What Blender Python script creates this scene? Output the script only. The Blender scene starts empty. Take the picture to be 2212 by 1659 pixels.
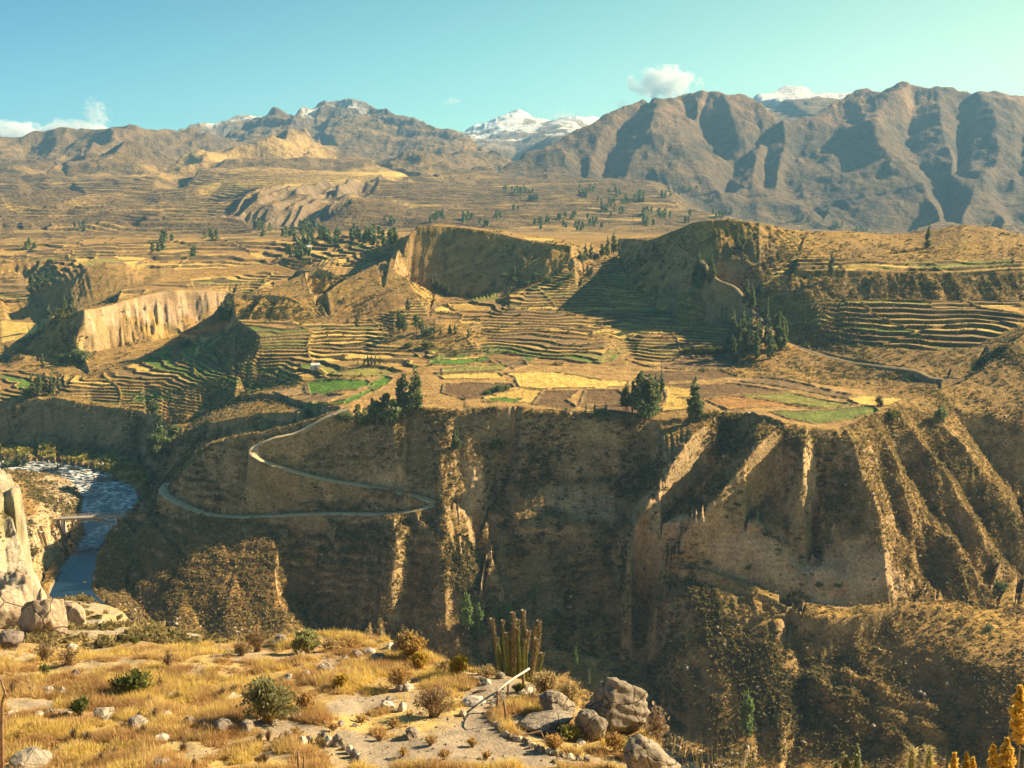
import bpy, bmesh, math, random
import numpy as np
from mathutils import Vector, Matrix
from mathutils.geometry import delaunay_2d_cdt

scene = bpy.context.scene
col = scene.collection
R = math.radians

# ------------------------------------------------------------------ camera
PITCH = R(10.0)
HFOV = R(50.0)
F = 1106.0 / math.tan(HFOV / 2)
cam_d = bpy.data.cameras.new("camera")
cam = bpy.data.objects.new("camera", cam_d)
col.objects.link(cam)
cam.location = (0, 0, 0)
cam.rotation_euler = (R(90) - PITCH, 0, 0)
cam_d.sensor_width = 36
cam_d.angle = HFOV
cam_d.clip_start = 0.5
cam_d.clip_end = 60000
scene.camera = cam

# ------------------------------------------------------------------ sky, sun, exposure
SUN_AZ = 71.0      # degrees to the right of the view direction
SUN_EL = 29.5
world = bpy.data.worlds.new("World")
scene.world = world
world.use_nodes = True
nt = world.node_tree
nt.nodes.clear()
wo = nt.nodes.new("ShaderNodeOutputWorld")
bg = nt.nodes.new("ShaderNodeBackground")
sky = nt.nodes.new("ShaderNodeTexSky")
sky.sky_type = 'NISHITA'
sky.sun_disc = False
sky.sun_elevation = R(SUN_EL)
sky.sun_rotation = R(SUN_AZ)
sky.altitude = 3400
sky.air_density = 1.0
sky.dust_density = 1.6
sky.ozone_density = 0.8
mul = nt.nodes.new("ShaderNodeMixRGB")
mul.blend_type = 'MULTIPLY'
mul.inputs[0].default_value = 1.0
mul.inputs[2].default_value = (0.92, 1.22, 0.98, 1)
tcw = nt.nodes.new("ShaderNodeTexCoord"); sxw = nt.nodes.new("ShaderNodeSeparateXYZ"); nt.links.new(tcw.outputs['Generated'], sxw.inputs[0])
# air colour: teal away from the sun, warm cream towards it, deeper overhead
sw = nt.nodes.new("ShaderNodeMath"); sw.operation = 'MULTIPLY_ADD'; sw.inputs[1].default_value = -1.1; nt.links.new(sxw.outputs[2], sw.inputs[0]); nt.links.new(sxw.outputs[0], sw.inputs[2])
rw = nt.nodes.new("ShaderNodeValToRGB"); mr = nt.nodes.new("ShaderNodeMapRange"); mr.inputs[1].default_value = -.62; mr.inputs[2].default_value = .34
nt.links.new(sw.outputs[0], mr.inputs[0]); nt.links.new(mr.outputs[0], rw.inputs[0])
rw.color_ramp.elements[0].color = (.155, .49, .54, 1); rw.color_ramp.elements[1].color = (1.06, .98, .44, 1)
e = rw.color_ramp.elements.new(.5); e.color = (.52, .82, .52, 1)
nt.links.new(rw.outputs[0], mul.inputs[2])
nt.links.new(sky.outputs[0], mul.inputs[1])
nt.links.new(mul.outputs[0], bg.inputs[0])
bg.inputs[1].default_value = 0.078
nt.links.new(bg.outputs[0], wo.inputs[0])

sun_d = bpy.data.lights.new("sun", 'SUN')
sun_d.energy = 5.0
sun_d.angle = R(0.5)
sun_d.color = (1.0, 0.80, 0.50)
sun = bpy.data.objects.new("sun", sun_d)
col.objects.link(sun)
sd = Vector((math.sin(R(SUN_AZ)) * math.cos(R(SUN_EL)), math.cos(R(SUN_AZ)) * math.cos(R(SUN_EL)), math.sin(R(SUN_EL))))
sun.rotation_euler = sd.to_track_quat('Z', 'Y').to_euler()
sun.location = (0, 0, 400)

scene.view_settings.view_transform = 'Standard'
scene.view_settings.look = 'None'
scene.view_settings.exposure = 1.52
scene.view_settings.gamma = 1.0
scene.cycles.volume_bounces = 10

# ------------------------------------------------------------------ helpers
rnd = random.Random(7)
cp, sp = math.cos(PITCH), math.sin(PITCH)
def E(v):
    """height per metre of ground distance along the sight line at photo row v"""
    yc = (829.5 - v) / F
    return (-sp + yc * cp) / (cp + yc * sp)
def vrow(e):
    t = (e * cp + sp) / (cp - e * sp)
    return 829.5 - F * t
def A(u, v=None):
    """x per metre of ground distance"""
    yc = 0 if v is None else (829.5 - v) / F
    return (u - 1106.0) / F / (cp + yc * sp)

def hash2(ix, iy, seed):
    h = (ix.astype(np.int64) * 374761393 + iy.astype(np.int64) * 668265263 + seed * 974634777) & 0xFFFFFFFF
    h = ((h ^ (h >> 13)) * 1274126177) & 0xFFFFFFFF
    h = ((h ^ (h >> 16)) * 2246822519) & 0xFFFFFFFF
    return ((h ^ (h >> 15)) & 0xFFFFFF).astype(np.float32) / 16777215.0
def noise(x, y, seed=0):
    xf = np.floor(x); yf = np.floor(y)
    fx = (x - xf).astype(np.float32); fy = (y - yf).astype(np.float32)
    xi = xf.astype(np.int64); yi = yf.astype(np.int64)
    fx = fx * fx * fx * (fx * (fx * 6 - 15) + 10); fy = fy * fy * fy * (fy * (fy * 6 - 15) + 10)
    a = hash2(xi, yi, seed); b = hash2(xi + 1, yi, seed); c = hash2(xi, yi + 1, seed); d = hash2(xi + 1, yi + 1, seed)
    return (a + (b - a) * fx) * (1 - fy) + (c + (d - c) * fx) * fy
def fbm(x, y, seed=0, octv=4, gain=0.5):
    s = 0; amp = 1.0; tot = 0
    for o in range(octv):
        s = s + amp * (noise(x * 2 ** o + 17.3 * o, y * 2 ** o - 9.1 * o, seed + o * 31) * 2 - 1)
        tot += amp; amp *= gain
    return s / tot
def ridged(x, y, seed=0, octv=4, gain=0.5):
    s = 0; amp = 1.0; tot = 0
    for o in range(octv):
        n = 1 - np.abs(noise(x * 2 ** o + 11.7 * o, y * 2 ** o + 5.3 * o, seed + o * 17) * 2 - 1) * 1.6
        s = s + amp * n; tot += amp; amp *= gain
    return s / tot
def smooth(a, b, x):
    t = np.clip((x - a) / (b - a), 0, 1)
    return t * t * (3 - 2 * t)
def mix(a, b, t):
    return a + (b - a) * t

def tag(o, label=None, cat=None, group=None, kind=None):
    if label: o['label'] = label
    if cat: o['category'] = cat
    if group: o['group'] = group
    if kind: o['kind'] = kind
    return o
def mesh_obj(name, verts, faces, mat=None, parent=None, smooth_=True):
    me = bpy.data.meshes.new(name)
    me.from_pydata([tuple(v) for v in verts], [], [tuple(f) for f in faces])
    if mat: me.materials.append(mat)
    if smooth_: me.polygons.foreach_set('use_smooth', [True] * len(me.polygons))
    o = bpy.data.objects.new(name, me)
    col.objects.link(o)
    if parent: o.parent = parent
    return o
def empty(name, loc):
    o = bpy.data.objects.new(name, None)
    o.location = loc
    o.empty_display_size = 0.2
    col.objects.link(o)
    return o

# ------------------------------------------------------------------ terrain from surveyed lines
class Survey:
    """collects break lines: photo column, photo row, and either ground distance (>0) or height (<0)"""
    def __init__(s, remap=None):
        s.p = []; s.remap = remap
    def conv(s, u, v, w):
        e = E(v)
        if w < 0: Y = w / e; z = w
        else:
            Y = s.remap(w) if s.remap else w
            z = e * Y
        return (A(u, v), math.log(Y), z)
    def line(s, pts, back=None, step=7.0, ext=True, front=None):
        P = [s.conv(*q) for q in pts]
        U = [q[0] for q in pts]
        if ext and U[-1] >= 2195:
            P += [(P[-1][0] + .25, P[-1][1], P[-1][2]), (P[-1][0] + 1.1, P[-1][1], P[-1][2])]
            U += [U[-1] + 600, U[-1] + 2600]
        if ext and U[0] <= 10:
            P = [(P[0][0] - .45, P[0][1], P[0][2])] + P
            U = [U[0] - 1000] + U
        s.dense(P, U, step)
        if back:
            dY, dz = back
            B = [(q[0], math.log(math.exp(q[1]) + dY), q[2] - dz) for q in P]
            s.dense(B, U, step * 1.5)
        if front:
            dY, dz = front
            B = [(q[0], math.log(math.exp(q[1]) - dY), q[2] - dz) for q in P]
            s.dense(B, U, step * 1.5)
    def dense(s, P, U, step):
        for i in range(len(P) - 1):
            p, q = P[i], P[i + 1]
            L = math.hypot((p[0] - q[0]) * F, (p[1] - q[1]) * F * .35)
            st = step if abs(U[i + 1] - U[i]) < 500 else 60
            n = max(1, int(L / st))
            for k in range(n):
                t = k / n
                s.p.append(tuple(p[j] + (q[j] - p[j]) * t for j in range(3)))
        s.p.append(P[-1])
    def flat(s, Y, z, a0=-1.1, a1=2.0, n=40):
        for k in range(n + 1):
            s.p.append((a0 + (a1 - a0) * k / n, math.log(Y), z))
    def pt(s, *q):
        s.p.append(s.conv(*q))

KS = 0.35
class Grid:
    def __init__(g, acols, yrows, survey):
        g.a = np.array(acols, dtype=np.float64); g.Y = np.array(yrows, dtype=np.float64)
        g.s = np.log(g.Y) * KS
        pts = survey.p
        seen = {}; vs = []; zs = []
        for a, ly, z in pts:
            key = (round(a * 1500), round(ly * KS * 1500))
            if key in seen: continue
            seen[key] = 1
            vs.append(Vector((a, ly * KS))); zs.append(z)
        out = delaunay_2d_cdt(vs, [], [], 0, 1e-7)
        V = np.array([(p.x, p.y) for p in out[0]])
        oid = out[3]
        Z = np.array([zs[o[0]] if o else 0 for o in oid])
        H = np.full((len(g.Y), len(g.a)), np.nan, dtype=np.float64)
        for t in out[2]:
            if len(t) != 3: continue
            (x0, y0), (x1, y1), (x2, y2) = V[t[0]], V[t[1]], V[t[2]]
            c0 = np.searchsorted(g.a, min(x0, x1, x2) - 1e-9); c1 = np.searchsorted(g.a, max(x0, x1, x2) + 1e-9)
            r0 = np.searchsorted(g.s, min(y0, y1, y2) - 1e-9); r1 = np.searchsorted(g.s, max(y0, y1, y2) + 1e-9)
            if c0 >= c1 or r0 >= r1: continue
            det = (y1 - y2) * (x0 - x2) + (x2 - x1) * (y0 - y2)
            if abs(det) < 1e-14: continue
            X = g.a[c0:c1][None, :]; S = g.s[r0:r1][:, None]
            l0 = ((y1 - y2) * (X - x2) + (x2 - x1) * (S - y2)) / det
            l1 = ((y2 - y0) * (X - x2) + (x0 - x2) * (S - y2)) / det
            l2 = 1 - l0 - l1
            m = (l0 >= -1e-6) & (l1 >= -1e-6) & (l2 >= -1e-6)
            zz = l0 * Z[t[0]] + l1 * Z[t[1]] + l2 * Z[t[2]]
            sub = H[r0:r1, c0:c1]
            sub[m] = zz[m]
        # fill anything outside the hull from its neighbour
        for c in range(H.shape[1]):
            colm = H[:, c]; bad = np.isnan(colm)
            if bad.any() and not bad.all():
                idx = np.arange(len(colm)); colm[bad] = np.interp(idx[bad], idx[~bad], colm[~bad])
        for c in range(1, H.shape[1]):
            if np.isnan(H[0, c]): H[:, c] = H[:, c - 1]
        for c in range(H.shape[1] - 2, -1, -1):
            if np.isnan(H[0, c]): H[:, c] = H[:, c + 1]
        g.H = H
        g.X = (g.a[None, :] * g.Y[:, None]); g.YY = np.broadcast_to(g.Y[:, None], g.X.shape)
    def blur(g, rx, ry, times=2):
        H = g.H
        for _ in range(times):
            for ax, r in ((1, rx), (0, ry)):
                if r <= 0: continue
                k = 2 * r + 1
                pad = [(0, 0), (0, 0)]; pad[ax] = (r + 1, r)
                C = np.cumsum(np.pad(H, pad, mode='edge'), axis=ax)
                n = H.shape[ax]
                H = (np.take(C, np.arange(k, k + n), axis=ax) - np.take(C, np.arange(0, n), axis=ax)) / k
        g.H = H
    def slope(g):
        dzr = np.gradient(g.H, g.Y, axis=0)
        dza = np.gradient(g.H, g.a, axis=1) / g.YY
        # derivative along rows is at constant a: d/dY = z_y + a z_x
        zx = dza; zy = dzr - g.a[None, :] * zx
        return zx, zy
    def height(g, x, y):
        a = x / y
        c = np.clip(np.interp(a, g.a, np.arange(len(g.a))), 0, len(g.a) - 1.001)
        r = np.clip(np.interp(y, g.Y, np.arange(len(g.Y))), 0, len(g.Y) - 1.001)
        c0 = int(c); r0 = int(r); fc = c - c0; fr = r - r0
        H = g.H
        return (H[r0, c0] * (1 - fc) + H[r0, c0 + 1] * fc) * (1 - fr) + (H[r0 + 1, c0] * (1 - fc) + H[r0 + 1, c0 + 1] * fc) * fr
    def hit(g, u, v, ymin=0):
        """first ground point met by the sight line through photo point (u, v)"""
        a = A(u, v); e = E(v)
        c = int(np.clip(round(float(np.interp(a, g.a, np.arange(len(g.a))))), 0, len(g.a) - 1))
        d = g.H[:, c] - e * g.Y
        r0 = int(np.searchsorted(g.Y, ymin))
        w = np.nonzero(d[r0:] >= 0)[0]
        if len(w) == 0: return None
        r = w[0] + r0
        if r > 0 and d[r - 1] < 0:
            t = -d[r - 1] / (d[r] - d[r - 1]); Y = g.Y[r - 1] + (g.Y[r] - g.Y[r - 1]) * t
        else: Y = g.Y[r]
        x = a * Y
        return (x, Y, g.height(x, Y))
    def mask_poly(g, poly, soft=0):
        """inside test for a ground polygon given by photo points that lie on the ground"""
        P = []
        for (u, v) in poly:
            h = g.hit(u, v, g.ymin)
            if h: P.append((h[0] / h[1], math.log(h[1]) * KS))
        return g.inside(P)
    def inside(g, P):
        M = np.zeros(g.H.shape, bool)
        if len(P) < 3: return M
        xs = [p[0] for p in P]; ys = [p[1] for p in P]
        c0 = np.searchsorted(g.a, min(xs)); c1 = np.searchsorted(g.a, max(xs)) + 1
        r0 = np.searchsorted(g.s, min(ys)); r1 = np.searchsorted(g.s, max(ys)) + 1
        X = g.a[c0:c1][None, :] + np.zeros((len(g.s[r0:r1]), 1)); S = g.s[r0:r1][:, None] + np.zeros((1, len(g.a[c0:c1])))
        m = np.zeros(X.shape, bool); n = len(P)
        for i in range(n):
            x1, y1 = P[i]; x2, y2 = P[(i + 1) % n]
            if y1 == y2: continue
            cnd = ((y1 > S) != (y2 > S)) & (X < (x2 - x1) * (S - y1) / (y2 - y1) + x1)
            m ^= cnd
        M[r0:r1, c0:c1] = m
        return M
    ymin = 0
    def build(g, name, mat, colors, r0=0, r1=None):
        r1 = r1 or len(g.Y)
        H = g.H[r0:r1]; nr, nc = H.shape
        co = np.empty((nr * nc, 3), dtype=np.float32)
        co[:, 0] = g.X[r0:r1].ravel(); co[:, 1] = g.YY[r0:r1].ravel(); co[:, 2] = H.ravel()
        idx = np.arange(nr * nc).reshape(nr, nc)
        q = np.stack([idx[:-1, :-1], idx[:-1, 1:], idx[1:, 1:], idx[1:, :-1]], -1).reshape(-1, 4).astype(np.int32)
        me = bpy.data.meshes.new(name)
        me.vertices.add(len(co)); me.vertices.foreach_set('co', co.ravel())
        me.loops.add(q.size); me.loops.foreach_set('vertex_index', q.ravel())
        me.polygons.add(len(q)); me.polygons.foreach_set('loop_start', np.arange(0, q.size, 4, dtype=np.int32))
        me.update(calc_edges=True)
        me.polygons.foreach_set('use_smooth', np.ones(len(q), bool))
        at = me.color_attributes.new('albedo', 'FLOAT_COLOR', 'POINT')
        c = np.ones((nr * nc, 4), dtype=np.float32); c[:, :3] = colors[r0:r1].reshape(-1, 3)
        at.data.foreach_set('color', c.ravel())
        me.materials.append(mat)
        o = bpy.data.objects.new(name, me); col.objects.link(o)
        o['kind'] = 'structure'
        return o
# ------------------------------------------------------------------ ground across the gorge, terraces and mountains
Q = 1.0
def rm(Y):
    if Y <= 660: return Y
    if Y <= 1000: return 660 + (Y - 660) * 0.6
    return 864 + (Y - 1000) * 0.6
S = Survey(rm)
L = S.line

# river: pairs of bank points (left bank, right bank, water height)
RIV = [((-260, 1012), (-260, 985), -160.0), ((30, 1016), (30, 997), -160.0), ((110, 1024), (130, 1001), -160.5),
       ((150, 1036), (225, 1018), -161.5), ((172, 1060), (286, 1052), -163.0), ((178, 1090), (302, 1082), -164.2),
       ((176, 1120), (268, 1112), -165.5), ((186, 1150), (238, 1142), -166.5), ((165, 1190), (213, 1180), -168.0),
       ((126, 1240), (205, 1215), -169.5), ((106, 1285), (196, 1285), -171.0), ((190, 1400), (330, 1365), -173.5),
       ((500, 1480), (600, 1420), -177.0), ((790, 1510), (830, 1460), -180.0), ((960, 1550), (1000, 1500), -183.0),
       ((1150, 1610), (1200, 1560), -186.0), ((1330, 1670), (1400, 1615), -188.5), ((1480, 1740), (1560, 1690), -190.5),
       ((1500, 1830), (1720, 1780), -192.0), ((1900, 1860), (2300, 1810), -193.0)]
def lerp2(p, q, t): return (p[0] + (q[0] - p[0]) * t, p[1] + (q[1] - p[1]) * t)
for side in (0, 1):
    P = [r[side] + (r[2] + 0.7,) for r in RIV]
    L(P, ext=False, step=10)
    P = []
    for r in RIV:
        q = lerp2(r[side], r[1 - side], 0.16)
        e = E(q[1]); P.append((q[0], q[1], r[2] - 1.6))
    L(P, ext=False, step=14)

# this side of the gorge, far below the viewpoint
S.flat(225, -128); S.flat(262, -150)
L([(300, 1560, -172), (800, 1640, -178), (1150, 1720, -184), (1420, 1860, -188)], ext=False)
L([(620, 1395, -175.5), (760, 1402, -178), (880, 1412, -179.5), (960, 1425, -181), (1060, 1450, -183.5), (1200, 1490, -185), (1350, 1530, -187), (1450, 1570, -188.5), (1540, 1620, -189.5)], ext=False)

# left bank flats and far-left cliffs
L([(0, 1104, 505), (60, 1108, 510), (128, 1117, 516)], ext=False)
L([(0, 1125, 495), (60, 1128, 500), (110, 1135, 505)], ext=False)
L([(85, 1290, -170.5), (95, 1240, -169), (120, 1200, -166), (140, 1170, -165), (150, 1148, -164)], ext=False)
L([(60, 1230, -160), (100, 1180, -160.5), (118, 1145, -160.5)], ext=False)
L([(60, 1060, -151), (100, 1060, -157), (150, 1075, -160), (160, 1100, -161.5)], ext=False)
L([(0, 1020, -150), (40, 1030, -152), (90, 1036, -158.2)])
L([(0, 1045, -147), (50, 1050, -151)])
L([(0, 985, -158.3), (100, 990, -158.8), (200, 1003, -159), (270, 1020, -160), (310, 1050, -161), (330, 1075, -160)])
L([(0, 958, -157), (120, 960, -157.5), (250, 985, -158), (330, 1010, -157), (352, 1035, -154)])
L([(0, 935, 690), (100, 940, 682), (200, 950, 670), (300, 978, 640), (345, 1000, 600)])
L([(0, 880, 705), (60, 868, 705), (120, 858, 700), (200, 876, 685), (300, 890, 660), (360, 910, 645), (402, 905, 642), (455, 880, 650), (520, 855, 640), (560, 850, 618), (600, 853, 596), (645, 868, 562), (700, 878, 532), (748, 880, 513)], front=(3, 2))
L([(380, 1000, 580), (420, 965, 570), (480, 948, 560), (560, 938, 550), (640, 920, 535), (715, 895, 518)], ext=False)
L([(375, 950, 592), (450, 915, 575), (560, 895, 560), (640, 890, 545)], ext=False)

# spur with the hairpin road
L([(352, 1062, 518), (388, 1008, 520), (450, 960, 512), (500, 942, 507), (560, 934, 505), (640, 917, 505), (715, 892, 506), (752, 884, 508)], ext=False, back=(9, 3))
ROAD = [(752, 882, 507), (700, 903, 504), (640, 934, 501), (590, 946, 500), (556, 962, 498), (548, 975, 495), (560, 990, 492), (610, 1010, 492), (700, 1034, 490), (800, 1051, 487), (870, 1066, 481), (915, 1076, 476),
        (935, 1087, 472), (915, 1098, 470), (880, 1105, 471), (830, 1110, 474), (700, 1109, 480), (600, 1113, 484), (520, 1116, 488), (450, 1110, 494), (400, 1092, 503), (362, 1070, 517), (354, 1056, 528), (366, 1044, 537)]
L([q for q in ROAD[4:8]], ext=False); L([q for q in ROAD[8:12]], ext=False)
L([q for q in ROAD[13:22]], ext=False)
L([(600, 962, 497), (680, 952, 499), (760, 932, 501), (850, 905, 500)], ext=False)
L([(640, 1000, 495), (740, 1012, 492), (850, 1030, 481)], ext=False)
L([(600, 1050, 488), (700, 1075, 484), (800, 1085, 479), (880, 1085, 474)], ext=False)
L([(440, 1000, 512), (470, 1050, 502), (540, 1060, 492)], ext=False)
L([(830, 897, 506), (900, 884, 506), (1008, 887, 503), (1048, 955, 494), (1043, 990, 488), (1000, 1040, 481), (978, 1085, 471), (966, 1140, 453), (955, 1210, 441)], ext=False)
L([(950, 955, 489), (955, 1010, 479), (955, 1050, 474)], ext=False)
L([(850, 945, 494), (862, 1000, 486), (885, 1045, 475)], ext=False)
L([(265, 1115, 521), (225, 1160, 500), (207, 1205, 484), (200, 1245, 468), (200, 1283, 449)], ext=False)
L([(330, 1095, 516), (290, 1150, 498), (270, 1210, 478), (270, 1280, 456), (330, 1345, 428)], ext=False)
L([(420, 1130, 487), (400, 1200, 466), (400, 1280, 443), (430, 1350, 423)], ext=False)
L([(530, 1150, 474), (500, 1230, 452), (540, 1310, 430), (560, 1370, 414)], ext=False)
L([(600, 1180, 464), (595, 1250, 444), (612, 1320, 427), (650, 1375, 414)], ext=False)
L([(665, 1200, 464), (655, 1260, 452), (665, 1310, 441), (700, 1380, 423)], ext=False)
L([(720, 1150, 466), (740, 1250, 446), (760, 1380, 421)], ext=False)
L([(850, 1125, 459), (862, 1180, 446), (850, 1230, 436), (800, 1330, 426)], ext=False)
L([(900, 1110, 462), (890, 1200, 448), (870, 1300, 432), (850, 1400, 417)], ext=False)
# lit lower rib and ravine between spur and bay
L([(1000, 1200, 441), (960, 1270, 430), (900, 1370, 417)], ext=False)
L([(1062, 1165, 448), (1085, 1225, 437), (1010, 1290, 426), (930, 1380, 414)], ext=False)
L([(1115, 940, 502), (1098, 1010, 497), (1060, 1080, 484), (1040, 1140, 466), (1065, 1200, 451), (1100, 1290, 436), (1080, 1380, 420), (1040, 1440, 410)], ext=False)
# rim of the fields above the bay
L([(1015, 880, 505), (1100, 879, 506), (1180, 881, 505), (1250, 888, 501), (1330, 900, 498), (1400, 908, 497), (1480, 903, 493), (1520, 893, 491), (1560, 890, 490), (1620, 891, 484), (1660, 899, 474), (1700, 915, 462), (1760, 926, 457), (1810, 930, 455), (1860, 915, 463), (1895, 893, 477)], ext=False, front=(3, 2.0))
L([(1120, 1010, 486), (1200, 1010, 487), (1300, 1010, 487), (1370, 1000, 486)], ext=False)
L([(1110, 1090, 472), (1200, 1095, 471), (1320, 1090, 470)], ext=False)
L([(1120, 1128, 462), (1200, 1134, 461), (1340, 1140, 458), (1365, 1150, 446)], ext=False)
L([(1150, 1250, 442), (1250, 1260, 440), (1400, 1260, 433)], ext=False)
L([(1180, 1400, 411), (1300, 1420, 409), (1400, 1440, 405)], ext=False)
L([(1408, 940, 493), (1396, 990, 487), (1375, 1070, 475), (1350, 1120, 463)], ext=False)
# the fluted pyramid
L([(1555, 893, 489), (1490, 950, 466), (1430, 1030, 447), (1372, 1110, 435), (1360, 1135, 433)], ext=False)
L([(1620, 925, 478), (1560, 985, 467), (1490, 1050, 459), (1430, 1110, 447)], ext=False)
L([(1695, 917, 461), (1640, 962, 446), (1560, 1040, 432), (1480, 1105, 425), (1440, 1140, 427)], ext=False)
L([(1717, 942, 453), (1675, 1020, 447), (1620, 1100, 440)], ext=False)
L([(1740, 925, 455), (1737, 990, 437), (1738, 1060, 431), (1725, 1120, 426)], ext=False)
L([(1780, 955, 450), (1770, 1030, 442), (1762, 1120, 436), (1757, 1195, 425)], ext=False)
L([(1832, 930, 454), (1862, 1010, 435), (1905, 1090, 422), (1908, 1160, 415), (1940, 1225, 407), (1985, 1285, 401), (2015, 1305, 396)], ext=False)
L([(1400, 1140, 434), (1520, 1112, 429), (1650, 1140, 425), (1755, 1200, 420), (1840, 1165, 418), (1900, 1180, 414)], ext=False)
L([(1430, 1185, 428), (1560, 1235, 417), (1700, 1290, 405), (1760, 1303, 402), (1830, 1313, 398), (1900, 1302, 397), (1960, 1296, 398)], ext=False)
L([(1868, 935, 457), (1905, 1010, 447), (1950, 1100, 434), (1990, 1190, 419), (2030, 1270, 407)], ext=False)
L([(1880, 905, 470), (1960, 1010, 445), (2040, 1130, 428), (2110, 1230, 412), (2160, 1290, 404)], ext=False)
L([(1912, 935, 471), (1990, 1040, 452), (2060, 1150, 438), (2130, 1260, 417)], ext=False)
L([(1935, 890, 484), (2030, 990, 460), (2110, 1110, 438), (2180, 1210, 422), (2212, 1250, 417)])
L([(1965, 900, 492), (2060, 1030, 469), (2140, 1150, 446), (2212, 1240, 438)])
L([(2000, 888, 500), (2090, 960, 480), (2170, 1060, 461), (2212, 1130, 450)])
L([(2050, 880, 514), (2130, 960, 501), (2212, 1060, 484)])
L([(2060, 880, 515), (2150, 905, 508), (2212, 925, 502)])
# lower bench with the knoll in front of the pyramid
L([(1470, 1215, 421), (1600, 1268, 409), (1730, 1318, 396)], ext=False)
L([(1690, 1308, 402), (1715, 1320, 396), (1745, 1330, 390), (1790, 1329, 388), (1840, 1326, 389), (1900, 1313, 391), (1950, 1303, 393), (2000, 1300, 394), (2060, 1311, 391), (2100, 1338, 384), (2150, 1362, 378), (2212, 1376, 373)], back=(3, 1))
L([(2060, 1300, 402), (2130, 1320, 396), (2212, 1345, 388)])
L([(1500, 1300, 405), (1600, 1400, 385), (1640, 1520, 362), (1640, 1640, 345)], ext=False)
L([(1700, 1400, 382), (1800, 1410, 377), (2000, 1420, 369), (2212, 1450, 353)])
L([(1740, 1460, 371), (1850, 1520, 358), (1960, 1560, 349), (2060, 1600, 341)], ext=False)
L([(1680, 1370, 386), (1680, 1430, 376), (1690, 1500, 364), (1690, 1650, 341)], ext=False)
L([(1700, 1659, 344), (1900, 1659, 336), (2212, 1659, 326)])
L([(1700, 1740, -191), (1900, 1750, -190), (2212, 1740, -188)])

# field plateau
L([(748, 860, -103), (820, 850, -102.3), (950, 845, -101), (1200, 845, -100), (1450, 850, -100), (1600, 850, -99), (1800, 862, -99.5), (1890, 868, -99)], ext=False)
L([(530, 845, 655), (640, 832, 622), (740, 825, 607), (830, 815, 610)], ext=False)
L([(920, 795, -101), (1100, 790, -100.5), (1250, 795, -99.8), (1400, 800, -99.5), (1560, 815, -99.2), (1600, 822, -98.9), (1700, 818, -97), (1830, 850, -98)], ext=False)
L([(1540, 780, 640), (1600, 795, 620), (1700, 800, 608), (1850, 822, 584), (1950, 826, 572), (2040, 826, 560)], ext=False)
ROAD2 = [(1515, 560, 812), (1545, 600, 770), (1585, 618, 757), (1605, 640, 740), (1625, 668, 714), (1645, 690, 698), (1668, 715, 680), (1712, 742, 660), (1760, 762, 640), (1830, 780, 615), (1900, 790, 596), (1975, 800, 580), (2010, 815, 566), (2045, 820, 558), (2080, 822, 552)]
L(ROAD2, ext=False)
L([(1895, 880, 500), (1960, 866, 512), (2020, 848, 526), (2075, 828, 542), (2112, 806, 552), (2150, 775, 562), (2180, 745, 570), (2212, 722, 578)])
L([(1930, 870, 506), (1900, 858, 526), (2000, 850, 536), (2060, 838, 545)], ext=False)
L([(2075, 850, 531), (2150, 870, 520), (2212, 880, 514)])
L([(2120, 820, 545), (2165, 800, 550), (2212, 800, 548)])

# left: stream gully, white cliff, dark hills
L([(490, 702, 1027), (440, 738, 910), (370, 765, 852), (300, 790, 802), (220, 812, 768), (150, 830, 743), (110, 858, 718)], ext=False)
L([(500, 712, 900), (450, 755, 800), (400, 785, 770), (330, 812, 745), (260, 835, 725), (200, 862, 705)], ext=False)
L([(600, 800, 668), (450, 820, 690), (350, 850, 690)], ext=False)
L([(0, 845, 745), (60, 840, 745)]); L([(0, 790, 870), (80, 782, 880), (150, 785, 868)])
L([(186, 764, 893), (240, 752, 930), (330, 738, 970), (400, 717, 1030), (440, 707, 1055), (490, 690, 1093)], ext=False)
L([(182, 672, 918), (240, 660, 970), (300, 640, 1020), (360, 628, 1050), (440, 627, 1085), (500, 632, 1118)], ext=False, back=(5, 0.2))
L([(500, 632, 1118), (512, 650, 1085), (508, 680, 1080)], ext=False)
L([(172, 700, 910), (178, 735, 900), (180, 760, 893)], ext=False)
L([(40, 765, 893), (90, 715, 935), (130, 690, 945), (178, 668, 925)], ext=False)
L([(0, 745, 1000), (60, 735, 1005), (95, 715, 1010)]); L([(0, 690, 1100), (95, 690, 1105)])
L([(260, 625, 1070), (400, 612, 1143), (520, 610, 1160)], ext=False)
L([(50, 690, 1110), (100, 650, 1150), (140, 605, 1180), (185, 578, 1200), (228, 568, 1210), (275, 578, 1205), (310, 598, 1190), (345, 590, 1200), (390, 595, 1200)], ext=False, back=(15, 5))
L([(110, 684, 1060), (200, 657, 1080), (270, 629, 1110), (330, 613, 1130), (400, 605, 1160)], ext=False)
L([(0, 640, 1250), (60, 630, 1280)]); L([(0, 570, 1450), (130, 556, 1500), (250, 545, 1530), (400, 560, 1430), (560, 565, 1380), (680, 555, 1300), (780, 545, 1230)])
L([(0, 530, 1750), (300, 520, 1780), (600, 515, 1750), (780, 510, 1560)])
L([(60, 600, 1400), (30, 585, 1420), (0, 592, 1400)][::-1], back=(12, 5))
L([(700, 540, 1450), (600, 545, 1500), (500, 540, 1560)], ext=False)
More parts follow.
